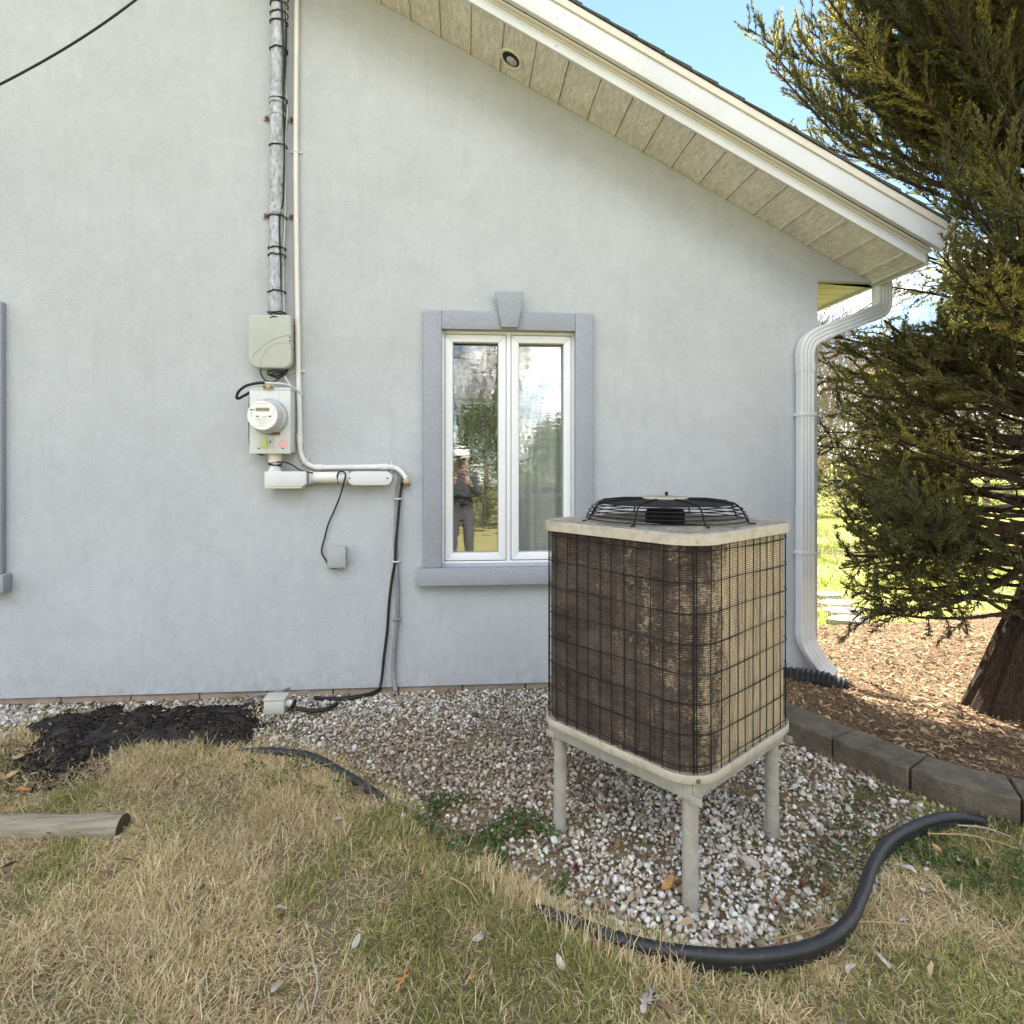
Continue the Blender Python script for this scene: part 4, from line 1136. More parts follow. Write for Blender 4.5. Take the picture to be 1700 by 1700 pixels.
B().tube([(x_(563), -.06, zc), (x_(578), -.06, zc)], 0.0385, 24).build('coupling', M['pvc'], lf, smooth=40)
a, c = wp(577, 782.5, -0.10), wp(651, 805.5, -0.10)
h = (a.z - c.z) / 2
B().prism(rounded_poly(a.x + .004, c.x - .004, c.z + .004, a.z - .004, (h - .006,) * 4, 10), 'y', -.092, -.005).build('conduit_body', M['pvc'], lf, bevel=.003)
B().prism(rounded_poly(a.x, c.x, c.z, a.z, (h - .001,) * 4, 10), 'y', -.101, -.0925).build('oval_cover', M['pvc'], lf, bevel=.003)
for px in (580.5, 643.5):
    p = wp(px, 794, -.101); B().lathe([(0.005, -.103), (0.005, -.100)], (p.x, 0, p.z), 'y', 10).build('screw', M['dark'], lf)
for dz in (0, .007, -.006):
    p = Vector((px0.x, yv, wp(457, 770.5, yv).z + dz)); ring = [p + Vector((.037 * math.cos(t), .037 * math.sin(t), .006 * math.sin(t + dz * 300))) for t in np.linspace(0, 2 * math.pi, 22)]
    B().tube(ring, 0.0035, 6, False).build('wire_wrap', M['black'], lf, smooth=True)
cable('black_wire', w1((459, 767, -.11), (472, 767, -.10), (485, 772, -.10), (500, 781, -.11), (520, 785, -.10)), 0.004, M['black'], 'black wire trailing from the wrapped coupling over the grey conduit body')
cable('black_wire', w1((562, 803, -.07), (560, 790, -.10), (564, 783, -.10), (572, 784, -.105), (573.5, 790, -.105), (571, 800, -.10), (566, 820, -.05), (556, 845, -.015), (545, 870, -.015), (539, 893, -.015), (534, 915, -.015), (541, 930, -.02), (550, 942, -.03), (557, 943.5, -.03)), 0.0048, M['black'], 'thin black wire hanging from the conduit run to the small grey box')
# small junction box
a, c = wp(544, 908.5, -0.05), wp(573.5, 942, -0.05)
jb = empty('junction_box', ((a.x + c.x) / 2, 0, c.z)); tag(jb, 'small grey junction box on the wall below the conduit run', 'utility box')
B().box((a.x, -.045, c.z), (c.x, -.001, a.z)).build('box', M['grey_box'], jb, bevel=.006)
B().box((a.x - .002, -.053, c.z - .002), (c.x + .002, -.0455, a.z + .003)).build('cover', M['grey_box'], jb, bevel=.003)
B().tube([wp(556, 943, -.028), wp(562, 941, -.028)], 0.01, 10).build('cable_gland', M['galv'], jb)
# cables down to the ground
cable('grey_cable', w1((664, 790, -.03), (661, 815, -.02), (658.5, 850, -.018), (657, 900, -.018), (658, 932, -.018), (660, 980, -.018), (659.5, 1025, -.018), (656, 1065, -.018), (653.5, 1100, -.018), (654, 1125, -.025), (657, 1148, -.06)), 0.013, M['grey_cable'], 'thick grey cable running down the wall left of the window')
cable('black_cable', w1((668, 800, -.02), (664, 825, -.025), (661, 860, -.028), (657, 905, -.035), (655.5, 935, -.03), (651, 960, -.014), (646, 1000, -.014), (643, 1045, -.014), (637.5, 1090, -.014), (634, 1125, -.016), (631, 1142, -.04)), 0.0085, M['black'], 'black cable splitting away from the thick grey cable to the ground')
for i, (px, py) in enumerate(((661, 828), (657.5, 932), (659, 1027))):
    p = wp(px, py, -.02); b = B()
    b.tube([(p.x - .022, -.004, p.z), (p.x - .016, -.032, p.z), (p.x, -.04, p.z), (p.x + .016, -.032, p.z), (p.x + .022, -.004, p.z)], 0.0055, 6)
    b.tube([(p.x - .028, -.006, p.z), (p.x + .028, -.006, p.z)], 0.005, 6)
    o = b.build('cable_clip', M['white_cable'] if i < 2 else M['galv'], None, smooth=True)
    tag(o, ('white cable clip just below the conduit end, highest on the grey cable', 'white cable clip where the black cable leaves the grey one', 'dull metal cable clip lowest on the grey cable')[i], 'clip')
# beige box on the gravel
p0 = onZ(456, 1186, -.03)
bx = empty('ground_box', (p0.x, p0.y, -.03), rotz=0.0); tag(bx, 'small beige plastic box on the gravel at the foot of the wall', 'utility box')
B().box((p0.x - .062, p0.y, -.035), (p0.x + .052, p0.y + .10, .045)).build('box', M['beige_box'], bx, bevel=.006)
B().box((p0.x - .066, p0.y - .003, .0455), (p0.x + .056, p0.y + .103, .058)).build('lid', M['beige_box'], bx, bevel=.004)
B().tube([(p0.x + .05, p0.y + .05, .012), (p0.x + .09, p0.y + .045, .012)], 0.02, 14).build('cable_gland', M['pvc_light'], bx, smooth=40)
B().tube([(p0.x + .088, p0.y + .045, .012), (p0.x + .10, p0.y + .043, .008)], 0.026, 8).build('gland_nut', M['black'], bx)
gw = lambda *ps: [tuple(onZ(a_, b_, z_)) for a_, b_, z_ in ps]
cable('black_hose', gw((492, 1176, .005), (520, 1180, -.01), (545, 1176, -.01), (560, 1168, -.015)), 0.012, M['black'], 'short black cable curving over the gravel from the beige box')
cable('black_hose', gw((632, 1143, -.01), (620, 1150, -.012), (590, 1157, -.012), (555, 1160, -.012), (520, 1158, -.012)), 0.012, M['black'], 'black cable lying on the gravel along the foot of the wall')
cable('grey_wire', gw((487, 1168, .01), (495, 1152, .03), (510, 1148, .035), (520, 1158, .01), (508, 1166, -.01)), 0.005, M['grey_cable'], 'looped grey wire beside the beige box')
cable('grey_wire', gw((405, 1163, -.02), (425, 1155, -.005), (448, 1151, .0), (468, 1147, .01), (480, 1142, .015)), 0.007, M['grey_cable'], 'grey wire arching over the gravel behind the beige box')
# overhead line at the upper left
cable('overhead_wire', [tuple(wp(-120, 195, -0.5) + (wp(-120, 195, -0.5) - wp(0, 140, -0.5)) * k * 0.95) for k in range(14, 0, -1)] + [tuple(wp(-120, 195, -0.5)), tuple(wp(0, 140, -0.5)), tuple(wp(120, 73, -0.5)), tuple(wp(225, 0, -0.5)), tuple(wp(330, -90, -0.5))], 0.006, M['black'], 'single black overhead wire crossing in front of the wall at upper left', 'wire')
#@@SECTION condenser
# ------------------------------------------------------------------ condenser and its stand
AC = (0.785, -1.514); AR = R(37.2)
ac = empty('air_conditioner', (AC[0], AC[1], 0.385), rotz=AR, frame=True)
tag(ac, 'old square air conditioner condenser with a dirty brown coil behind black wire mesh', 'air conditioner')
# local frame: +x runs to the right-hand face, -y face and -x face; the corner (-x,-y) ... is turned to the viewer by the rotation
def rsq(h, r, n=10):
    return rounded_poly(-h, h, -h, h, (r,) * 4, n)
def shell(h, r, z0, z1, name, mat, parent, n=10, rows=1, bevel=0):
    P = rsq(h, r, n); m = len(P); V = []; F = []
    for k in range(rows + 1):
        z = z0 + (z1 - z0) * k / rows; V += [(x, y, z) for x, y in P]
    for k in range(rows):
        for i in range(m): F.append((k * m + i, k * m + (i + 1) % m, (k + 1) * m + (i + 1) % m, (k + 1) * m + i))
    F.append(tuple(range(m - 1, -1, -1))); F.append(tuple(rows * m + i for i in range(m)))
    return B().add(V, F).build(name, mat, parent, smooth=30, bevel=bevel)
def coil_mat():
    m, nt, bs = new_mat('coil_fins')
    v = coords(nt)
    sp = N(nt, 'ShaderNodeSeparateXYZ'); L(nt, v, sp.inputs[0])
    # bare fins: fine horizontal rows of tan spines
    wv = N(nt, 'ShaderNodeTexWave', wave_type='BANDS', bands_direction='Z'); wv.inputs['Scale'].default_value = 42; wv.inputs['Distortion'].default_value = 0.5; wv.inputs['Detail'].default_value = 2; wv.inputs['Detail Scale'].default_value = 4
    L(nt, v, wv.inputs['Vector'])
    tanc = ramp(nt, wv.outputs['Fac'], [(0.05, (0.17, 0.13, 0.08)), (0.3, (0.45, 0.36, 0.235)), (0.9, (0.58, 0.475, 0.32))])
    st = noise(nt, coords(nt, (60, 60, 7)), 2.0, 6, 0.7)
    tanc = mix(nt, 1.0, tanc, ramp(nt, st, [(0.3, 0.55), (0.62, 1.1)]), 'MULTIPLY')
    st2 = noise(nt, coords(nt, (24, 24, 1.6)), 1.7, 6, 0.75)
    tanc = mix(nt, ramp(nt, st2, [(0.50, 0.0), (0.70, 0.7)]), tanc, (0.10, 0.078, 0.058))
    # felted dirt over the fins
    dn = noise(nt, coords(nt, (30, 30, 160)), 1.6, 5, 0.7)
    felt = ramp(nt, dn, [(0.3, (0.045, 0.033, 0.028)), (0.7, (0.10, 0.075, 0.062))])
    blot = noise(nt, coords(nt, (3, 3, 9)), 1.3, 6, 0.7)
    felt = mix(nt, 1.0, felt, ramp(nt, blot, [(0.32, 0.45), (0.6, 1.15)]), 'MULTIPLY')
    vst = noise(nt, coords(nt, (45, 45, 1.5)), 1.2, 5, 0.7)
    felt = mix(nt, 1.0, felt, ramp(nt, vst, [(0.35, 0.75), (0.62, 1.25)]), 'MULTIPLY')
    # mask: the -x face (left in view) is nearly all felted, the -y face mostly bare
    patch = noise(nt, coords(nt, (9, 9, 3.2)), 1.4, 8, 0.72, 0.4)
    fine = noise(nt, coords(nt, (26, 26, 90)), 1.8, 5, 0.8)
    geo = N(nt, 'ShaderNodeNewGeometry'); vt = N(nt, 'ShaderNodeVectorTransform', vector_type='NORMAL', convert_from='WORLD', convert_to='OBJECT')
    L(nt, geo.outputs['True Normal'], vt.inputs[0]); sn_ = N(nt, 'ShaderNodeSeparateXYZ'); L(nt, vt.outputs[0], sn_.inputs[0])
    a = N(nt, 'ShaderNodeMath', operation='MULTIPLY_ADD'); L(nt, sp.outputs['Y'], a.inputs[0]); a.inputs[1].default_value = 0.5; a.inputs[2].default_value = 0.03   # along the left face
    b_ = N(nt, 'ShaderNodeMath', operation='MULTIPLY_ADD'); L(nt, sp.outputs['X'], b_.inputs[0]); b_.inputs[1].default_value = -2.2; L(nt, a.outputs[0], b_.inputs[2])
    s1 = N(nt, 'ShaderNodeMath', operation='MULTIPLY_ADD'); L(nt, patch, s1.inputs[0]); s1.inputs[1].default_value = -1.9; L(nt, b_.outputs[0], s1.inputs[2])
    s2 = N(nt, 'ShaderNodeMath', operation='MULTIPLY_ADD'); L(nt, fine, s2.inputs[0]); s2.inputs[1].default_value = -1.5; L(nt, s1.outputs[0], s2.inputs[2])
    msk = ramp(nt, s2.outputs[0], [(0.0, 0.0), (1.0, 1.0)])
    mr_ = N(nt, 'ShaderNodeMapRange'); L(nt, s2.outputs[0], mr_.inputs['Value']); mr_.inputs['From Min'].default_value = -1.52; mr_.inputs['From Max'].default_value = -1.16
    c = mix(nt, mr_.outputs[0], tanc, felt)
    L(nt, c, bs.inputs['Base Color']); bs.inputs['Roughness'].default_value = 0.85; bs.inputs['Specular IOR Level'].default_value = 0.2
    hb = mix(nt, 0.5, wv.outputs['Color'], fine)
    bump(nt, bs, hb, 0.6, 0.006)
    return m
M['coil'] = coil_mat()
def ac_paint():
    m, nt, bs = new_mat('condenser_paint')
    v = coords(nt)
    c = ramp(nt, noise(nt, v, 7, 6, 0.7), [(0.3, (0.37, 0.335, 0.27)), (0.7, (0.46, 0.42, 0.35))])
    c = mix(nt, ramp(nt, noise(nt, v, 30, 6, 0.75), [(0.46, 0), (0.70, 0.6)]), c, (0.20, 0.17, 0.125))
    ng = N(nt, 'ShaderNodeNewGeometry'); nz_ = N(nt, 'ShaderNodeSeparateXYZ'); L(nt, ng.outputs['True Normal'], nz_.inputs[0])
    flat = ramp(nt, nz_.outputs['Z'], [(0.8, 0.0), (0.97, 1.0)])
    grime = mix(nt, 1.0, flat, ramp(nt, noise(nt, v, 24, 8, 0.75), [(0.36, 0.25), (0.6, 0.85)]), 'MULTIPLY')
    c = mix(nt, grime, c, (0.12, 0.11, 0.085))
    L(nt, c, bs.inputs['Base Color']); bs.inputs['Roughness'].default_value = 0.5
    bump(nt, bs, noise(nt, v, 80, 4), 0.06, 0.004)
    return m
M['ac_paint'] = ac_paint()
H0 = 0.358; RC = 0.115
ZB, ZT = 0.0, 0.785
shell(H0 - 0.012, RC, 0.022, ZT - 0.03, 'coil', M['coil'], ac, 12, 1)
# base pan
shell(H0 + 0.004, RC + 0.006, 0.0, 0.030, 'base_pan', M['ac_paint'], ac, 12, 1, 0.004)
# top cover: skirt with a dished top and a fan opening
def top_cover():
    b = B(); n = 16
    P = rsq(H0 + 0.006, RC + 0.006, n); m = len(P)
    rings = []
    prof = [(1.0, ZT - 0.036), (1.0, ZT - 0.004), (0.985, ZT), (0.93, ZT + 0.003), (0.90, ZT - 0.004)]
    for s, z in prof: rings.append([(x * s, y * s, z) for x, y in P])
    for t, z in ((0.5, ZT + 0.004), (1.0, ZT + 0.012)):
        rg = []
        for x, y in P:
            r0 = math.hypot(x, y); u = 0.285 / r0
            s = 0.90 * (1 - t) + u * t; rg.append((x * s, y * s, z))
        rings.append(rg)
    rings.append([(x * 0.28 / math.hypot(x, y), y * 0.28 / math.hypot(x, y), ZT - 0.02) for x, y in P])
    rings.append([(x * 0.28 / math.hypot(x, y), y * 0.28 / math.hypot(x, y), ZT - 0.2) for x, y in P])
    V = [p for g in rings for p in g]; F = []
    for k in range(len(rings) - 1):
        for i in range(m): F.append((k * m + i, k * m + (i + 1) % m, (k + 1) * m + (i + 1) % m, (k + 1) * m + i))
    return b.add(V, F).build('top_cover', M['ac_paint'], ac, smooth=35)
tc = top_cover()
B().lathe([(0.278, ZT - 0.19), (0.278, ZT - 0.185)], (0, 0, 0), 'z', 40).build('fan_well_floor', M['dark'], ac)
B().lathe([(0.072, ZT - 0.15), (0.075, ZT - 0.14), (0.075, ZT + 0.03), (0.068, ZT + 0.045), (0.0, ZT + 0.05)], (0, 0, 0), 'z', 28).build('fan_motor', M['black_metal'], ac, smooth=40)
for k in range(4):
    a = k * math.pi / 2 + 0.4; b = B(); V = []
    for r_, w_ in ((0.06, 0.05), (0.16, 0.085), (0.262, 0.10)):
        for s, dz in ((-1, -0.018), (1, 0.018)):
            V.append((r_ * math.cos(a) - s * w_ * math.sin(a), r_ * math.sin(a) + s * w_ * math.cos(a), ZT - 0.075 + dz))
    b.add(V, [(0, 1, 3, 2), (2, 3, 5, 4)]); b.add([(x, y, z - .004) for x, y, z in V], [(2, 3, 1, 0), (4, 5, 3, 2)])
    b.build('fan_blade', M['galv'], ac)
# fan guard: dome of black wire
fg = empty('fan_guard', (0, 0, ZT), ac, frame=True)
def ringw(r, z, w, mat=M['black_metal'], name='ring_wire'):
    pts = [(r * math.cos(t), r * math.sin(t), z) for t in np.linspace(0, 2 * math.pi, 73)]
    return B().tube(pts, w, 6, False)
gb = B()
for r_, z in ((0.304, 0.012), (0.300, 0.026), (0.293, 0.040), (0.283, 0.053), (0.268, 0.064)):
    t_ = ringw(r_, z, 0.0022); gb.add(t_.v, t_.f)
gb.build('side_wires', M['black_metal'], fg, smooth=True)['kind'] = 'stuff'
gb = B(); r_ = 0.256
while r_ > 0.085:
    z = 0.071 + 0.012 * (1 - (r_ / 0.256) ** 2); t_ = ringw(r_, z, 0.0028); gb.add(t_.v, t_.f); r_ -= 0.0088
gb.build('top_wires', M['black_metal'], fg, smooth=True)['kind'] = 'stuff'
for k in range(8):
    a = k * math.pi / 4 + 0.25; c_, s_ = math.cos(a), math.sin(a)
    pts = [(0.335, 0.006), (0.312, 0.006), (0.303, 0.02), (0.285, 0.055), (0.262, 0.074), (0.17, 0.084), (0.05, 0.087)]
    B().tube([(r_ * c_, r_ * s_, z) for r_, z in pts], 0.0032, 6).build('spoke_wire', M['black_metal'], fg, smooth=True)
B().lathe([(0.088, 0.084), (0.090, 0.088), (0.086, 0.093), (0.0, 0.097)], (0, 0, 0), 'z', 36).build('hub_plate', M['ac_paint'], fg, smooth=40)
B().lathe([(0.006, 0.0965), (0.006, 0.11), (0.0, 0.112)], (0.01, 0.0, 0), 'z', 8).build('hub_bolt', M['black_metal'], fg)
# wire mesh around the coil
wm = empty('wire_guard', (0, 0, 0), ac, frame=True)
HW, RW = H0 - 0.002, RC + 0.008
P = rsq(HW, RW, 10); P = P + [P[0]]
cum = [0.0]
for (x0, y0), (x1, y1) in zip(P[:-1], P[1:]): cum.append(cum[-1] + math.hypot(x1 - x0, y1 - y0))
def along(s):
    s %= cum[-1]
    for i in range(len(cum) - 1):
        if cum[i + 1] >= s:
            t = (s - cum[i]) / max(1e-9, cum[i + 1] - cum[i]); return (P[i][0] + (P[i + 1][0] - P[i][0]) * t, P[i][1] + (P[i + 1][1] - P[i][1]) * t)
for k in range(8):
    z = 0.052 + k * 0.0965
    pts = [(along(s)[0], along(s)[1], z + 0.003 * math.sin(s * 9 + k)) for s in np.linspace(0, cum[-1], 80)]
    B().tube(pts, 0.0019, 5, False).build('mesh_wire', M['black_metal'], wm, smooth=True)
nv = int(cum[-1] / 0.0525)
for k in range(nv):
    s = cum[-1] * k / nv + rnd.uniform(-.0025, .0025); x0, y0 = along(s); x1, y1 = along(s + rnd.uniform(-.004, .004)); xm_, ym_ = along(s + rnd.uniform(-.003, .003))
    r_ = 0.0020
    B().tube([(x0, y0, 0.03), (xm_, ym_, 0.35), (x1, y1, ZT - 0.036)], r_, 5, False).build('mesh_wire', M['black_metal'], wm, smooth=True)
# the corner post wire turned to the viewer
cp = (-HW * 0 - (HW - RW) - RW * .7071, -(HW - RW) - RW * .7071)
B().tube([(cp[0], cp[1], 0.03), (cp[0] - .001, cp[1], 0.4), (cp[0], cp[1], ZT - .036)], 0.0032, 6).build('corner_wire', M['black_metal'], wm, smooth=True)
for ang, z in ((0.0, ZT - 0.02),):
    B().lathe([(0.008, 0), (0.007, 0.004), (0, 0.005)], (0, 0, 0), 'z', 12)
scr = Vector((-(HW - RW) - (RW + .010) * .64, -(HW - RW) - (RW + .010) * .77, ZT - 0.019))
n_ = Vector((-.64, -.77, 0))
B().tube([scr, scr + n_ * 0.006], [0.0075, 0.006], 12).build('screw', M['ac_paint'], ac)
B().tube([Vector((scr.x, scr.y, 0.013)) , Vector((scr.x, scr.y, 0.013)) + n_ * .005], [0.008, 0.006], 10).build('rusty_screw', M['rust'], ac)

# stand
stand = empty('equipment_stand', (AC[0], AC[1], GZ), rotz=AR, frame=True)
tag(stand, 'four legged galvanised steel stand carrying the air conditioner', 'stand')
def stand_paint():
    m, nt, bs = new_mat('stand_steel')
    v = coords(nt)
    c = ramp(nt, noise(nt, v, 14, 6, 0.7), [(0.3, (0.26, 0.25, 0.215)), (0.7, (0.40, 0.385, 0.335))])
    c = mix(nt, ramp(nt, noise(nt, coords(nt, (30, 30, 5)), 3, 5, 0.7), [(0.58, 0), (0.75, 0.5)]), c, (0.27, 0.24, 0.18))
    L(nt, c, bs.inputs['Base Color']); bs.inputs['Roughness'].default_value = 0.6; bs.inputs['Metallic'].default_value = 0.15
    return m
M['stand'] = stand_paint()
HS = 0.318; zt = 0.428; zr = 0.372
for s in (-1, 1):
    B().box((-HS, s * HS - .004, zr), (HS, s * HS + .004, zt)).build('rail', M['stand'], stand, bevel=.0015)
    B().box((s * HS - .004, -HS + .0045, zr), (s * HS + .004, HS - .0045, zt)).build('rail', M['stand'], stand, bevel=.0015)
    B().box((-HS + .005, s * (HS - .024) - .02, zt - .006), (HS - .005, s * (HS - .024) + .0195, zt - .0005)).build('rail_flange', M['stand'], stand)
for sx in (-1, 1):
    for sy in (-1, 1):
        x_, y_ = sx * (HS - .032), sy * (HS - .032)
        lo = Vector((x_ * 1.012, y_ * 1.012, -0.07))
        B().tube([lo, (x_, y_, zt - .008)], 0.0255, 24).build('leg', M['stand'], stand, smooth=40)
        B().box((sx * (HS + .0045) - .001, sy * HS - .02 - .012, zr - .006), (sx * (HS + .0045) + .003, sy * HS - .02 + .032, zr + .02)).build('corner_plate', M['stand'], stand, bevel=.001)

# ------------------------------------------------------------------ retaining edge of concrete blocks
def block_mat():
    m, nt, bs = new_mat('concrete_block')
    v = coords(nt)
    c = ramp(nt, noise(nt, v, 9, 7, 0.7), [(0.3, (0.075, 0.066, 0.05)), (0.7, (0.185, 0.162, 0.122))])
    c = mix(nt, 1.0, c, ramp(nt, noise(nt, v, 120, 4, 0.7), [(0.3, 0.75), (0.7, 1.15)]), 'MULTIPLY')
    L(nt, c, bs.inputs['Base Color']); bs.inputs['Roughness'].default_value = 0.95; bs.inputs['Specular IOR Level'].default_value = 0.15
    bump(nt, bs, noise(nt, v, 60, 7, 0.75), 0.8, 0.012)
    return m
M['block'] = block_mat()
edge = empty('retaining_edge', (2.0, -1.2, GZ)); tag(edge, 'curved edge of weathered concrete blocks between gravel and mulch', 'garden edging')
pth = spline([(x, y, 0) for x, y in BLOCK_PATH], 10); cl_ = [0]
for a, b_ in zip(pth[:-1], pth[1:]): cl_.append(cl_[-1] + (b_ - a).length)
def onpath(s):
    for i in range(len(cl_) - 1):
        if cl_[i + 1] >= s: return pth[i].lerp(pth[i + 1], (s - cl_[i]) / max(1e-9, cl_[i + 1] - cl_[i]))
    return pth[-1]
s = 0.0
while s < cl_[-1] - 0.1:
    ln = rnd.uniform(0.30, 0.36); e = min(s + ln, cl_[-1])
    w0 = 0.1
    left, right = [], []
    n = 6
    for k in range(n + 1):
        q = s + 0.004 + (e - s - 0.008) * k / n; p = onpath(q); t = (onpath(q + .01) - onpath(q - .01)); t = t.normalized() if t.length > 1e-6 else Vector((0, -1, 0)); nn = Vector((-t.y, t.x, 0))
        left.append(p + nn * (w0 + rnd.uniform(-.004, .004))); right.append(p - nn * (w0 + rnd.uniform(-.008, .008)))
    ztop = 0.075 + rnd.uniform(-.006, .006)
    poly = [(p.x, p.y) for p in left] + [(p.x, p.y) for p in reversed(right)]
    B().prism(poly, 'z', GZ - .06, ztop).build('block', M['block'], edge, bevel=.007, segs=1)
    s = e

# ------------------------------------------------------------------ black plastic lawn edging
def edging_mat():
    m, nt, bs = new_mat('edging_plastic')
    v = coords(nt)
    c = ramp(nt, noise(nt, v, 12, 6, 0.7), [(0.3, (0.008, 0.0085, 0.009)), (0.7, (0.019, 0.02, 0.022))])
    c = mix(nt, ramp(nt, noise(nt, v, 45, 5, 0.75), [(0.54, 0), (0.74, 0.45)]), c, (0.10, 0.088, 0.07))
    L(nt, c, bs.inputs['Base Color']); bs.inputs['Roughness'].default_value = 0.52
    return m
M['edging'] = edging_mat()
EDG = [onZ(*p, Z=0.0) for p in ((880, 1488), (905, 1500), (1000, 1545), (1080, 1575), (1170, 1590), (1260, 1592), (1350, 1575), (1405, 1540), (1432, 1490), (1450, 1440), (1480, 1400), (1530, 1372), (1580, 1358), (1632, 1350))]
def edging(pts, label, zs_):
    r = empty('lawn_edging', tuple(pts[len(pts) // 2])); tag(r, label, 'lawn edging')
    path = []
    for p, z in zip(pts, zs_): path.append((p.x, p.y, z))
    sp_ = spline(path, 8)
    B().tube(sp_, 0.019, 14).build('bead', M['edging'], r, smooth=40)
    b = B(); V = []; F = []
    for i, p in enumerate(sp_):
        t = (sp_[min(i + 1, len(sp_) - 1)] - sp_[max(i - 1, 0)]).normalized(); nn = Vector((-t.y, t.x, 0))
        for dz, o_ in ((-.012, 0.004), (-.030, .010), (-.045, .006), (-.11, .004)):
            V.append(p - nn * o_ + Vector((0, 0, dz)))
        for dz in (-.11, -.012): V.append(p + nn * .003 + Vector((0, 0, dz)))
    for i in range(len(sp_) - 1):
        for k in range(5): F.append((i * 6 + k, i * 6 + k + 1, (i + 1) * 6 + k + 1, (i + 1) * 6 + k))
    b.add(V, F).build('skirt', M['edging'], r, smooth=40)
    return r
edging(EDG, 'black plastic lawn edging curving around the gravel in front of the stand', [-.055, -.028, -.008, .004, .008, .008, .008, .01, .012, .014, .015, .012, .006, -.03])
EDG2 = [onZ(*p, Z=-.02) for p in ((385, 1240), (420, 1243), (470, 1247), (520, 1257), (570, 1282), (620, 1310), (660, 1335))]
edging(EDG2, 'half buried black lawn edging emerging between straw and gravel near the fabric', [-.055, -.035, -.025, -.02, -.025, -.035, -.06])

# ------------------------------------------------------------------ landscape fabric and the old post
def fabric_mat():
    m, nt, bs = new_mat('landscape_fabric')
    v = coords(nt)
    c = ramp(nt, noise(nt, v, 30, 7, 0.75), [(0.3, (0.010, 0.0095, 0.010)), (0.7, (0.034, 0.031, 0.031))])
    c = mix(nt, ramp(nt, noise(nt, v, 9, 6, 0.7), [(0.42, 0), (0.66, 0.7)]), c, (0.085, 0.072, 0.056))
    L(nt, c, bs.inputs['Base Color']); bs.inputs['Roughness'].default_value = 0.9; bs.inputs['Specular IOR Level'].default_value = 0.2
    bump(nt, bs, noise(nt, v, 110, 5, 0.7), 0.7, 0.008)
    return m
M['fabric'] = fabric_mat()
def fz(x, y):
    d = poly_dist(x, y, FABRIC)
    return gz(x, y) + 0.006 + np.clip(d / 0.10, 0, 1) * 0.03 + (fbm(x, y, 9, 91, 4) - 0.5) * 0.065 + (fbm(x, y, 60, 93, 3) - 0.5) * 0.016
fb = polygon_sheet('landscape_fabric', FABRIC, 0.018, fz, M['fabric'])
sm = fb.modifiers.new('thickness', 'SOLIDIFY'); sm.thickness = 0.004
tag(fb, 'torn black landscape fabric exposed between the gravel strip and the lawn', 'landscape fabric')
def clods():
    n = 16000; x = rng.uniform(-2.9, -0.9, n); y = rng.uniform(-1.1, -0.05, n)
    inf = in_poly(x, y, FABRIC); d = poly_dist(x, y, FABRIC)
    k = (inf & (fbm(x, y, 10, 97, 3) > 0.40)) | ((~inf) & (d < 0.05) & (rng.random(n) < .45) & (y < -.35)) | (in_poly(x, y, DARK_SOIL) & (rng.random(n) < .8))
    x, y, inf = x[k], y[k], inf[k]; n = len(x)
    z = np.where(inf, fz(x, y) + .003, gz(x, y) + .006)
    V, F, C = scatter(STONES[:8], np.stack([x, y, z], -1), rng.gamma(4, .0011, n).clip(.0015, .011), pick(n, [(0.022, 0.019, 0.018), (0.045, 0.037, 0.031), (0.08, 0.064, 0.048), (0.013, 0.012, 0.012)], [4, 3, 1.5, 3]))
    tag(big_mesh('soil', V, F, M['litter'], C), 'dark crumbs of soil and rotted mulch on the black fabric', 'soil', kind='stuff')
clods()
def wood_mat():
    m, nt, bs = new_mat('weathered_wood')
    v = coords(nt, (2, 30, 30))
    c = ramp(nt, noise(nt, v, 2.5, 7, 0.7, 0.5), [(0.25, (0.14, 0.115, 0.08)), (0.55, (0.30, 0.26, 0.195)), (0.8, (0.40, 0.36, 0.285))])
    L(nt, c, bs.inputs['Base Color']); bs.inputs['Roughness'].default_value = 0.9; bs.inputs['Specular IOR Level'].default_value = 0.15
    bump(nt, bs, noise(nt, v, 4, 6, 0.7), 0.5, 0.01)
    return m
M['wood'] = wood_mat()
M['endgrain'] = plain('end_grain', (0.085, 0.065, 0.045), 0.95, var=0.35, scale=40, bmp=0.4, spec=.1)
le = onZ(204, 1372, -.02); l0 = onZ(-60, 1374, -.02)
post = empty('wooden_post', (le.x, le.y, GZ)); tag(post, 'weathered round wooden post half sunk in the lawn', 'wooden post')
dl = (l0 - le).normalized(); pp = [le + dl * (k * 0.09) + Vector((0, 0, -.004 + .003 * math.sin(k * 2.1))) for k in range(12)]
o = B().tube(pp, [0.049 + .002 * math.sin(k * 1.7) for k in range(12)], 20).build('shaft', M['wood'], post, smooth=50)
e_ = le - dl * 0.0015
B().tube([e_, e_ - dl * .001], [0.046, 0.045], 20).build('cut_end', M['endgrain'], post)
#@@SECTION vegetation
# ------------------------------------------------------------------ juniper beside the corner
M['bark'] = None
def bark_mat(name, c0, c1, sc):
    m, nt, bs = new_mat(name)
    v = coords(nt, (sc, sc, sc * 0.12))
    c = ramp(nt, noise(nt, v, 3.0, 7, 0.7, 0.6), [(0.3, c0), (0.7, c1)])
    L(nt, c, bs.inputs['Base Color']); bs.inputs['Roughness'].default_value = 0.95; bs.inputs['Specular IOR Level'].default_value = 0.1
    bump(nt, bs, noise(nt, v, 4.0, 7, 0.7), 1.0, 0.02)
    return m
M['bark'] = bark_mat('juniper_bark', (0.018, 0.0125, 0.009), (0.105, 0.07, 0.048), 34)
M['bark_grey'] = bark_mat('grey_bark', (0.10, 0.08, 0.065), (0.27, 0.225, 0.185), 8)
M['needle'] = attr_mat('juniper_foliage', 0.6, 0.52, 0.25)
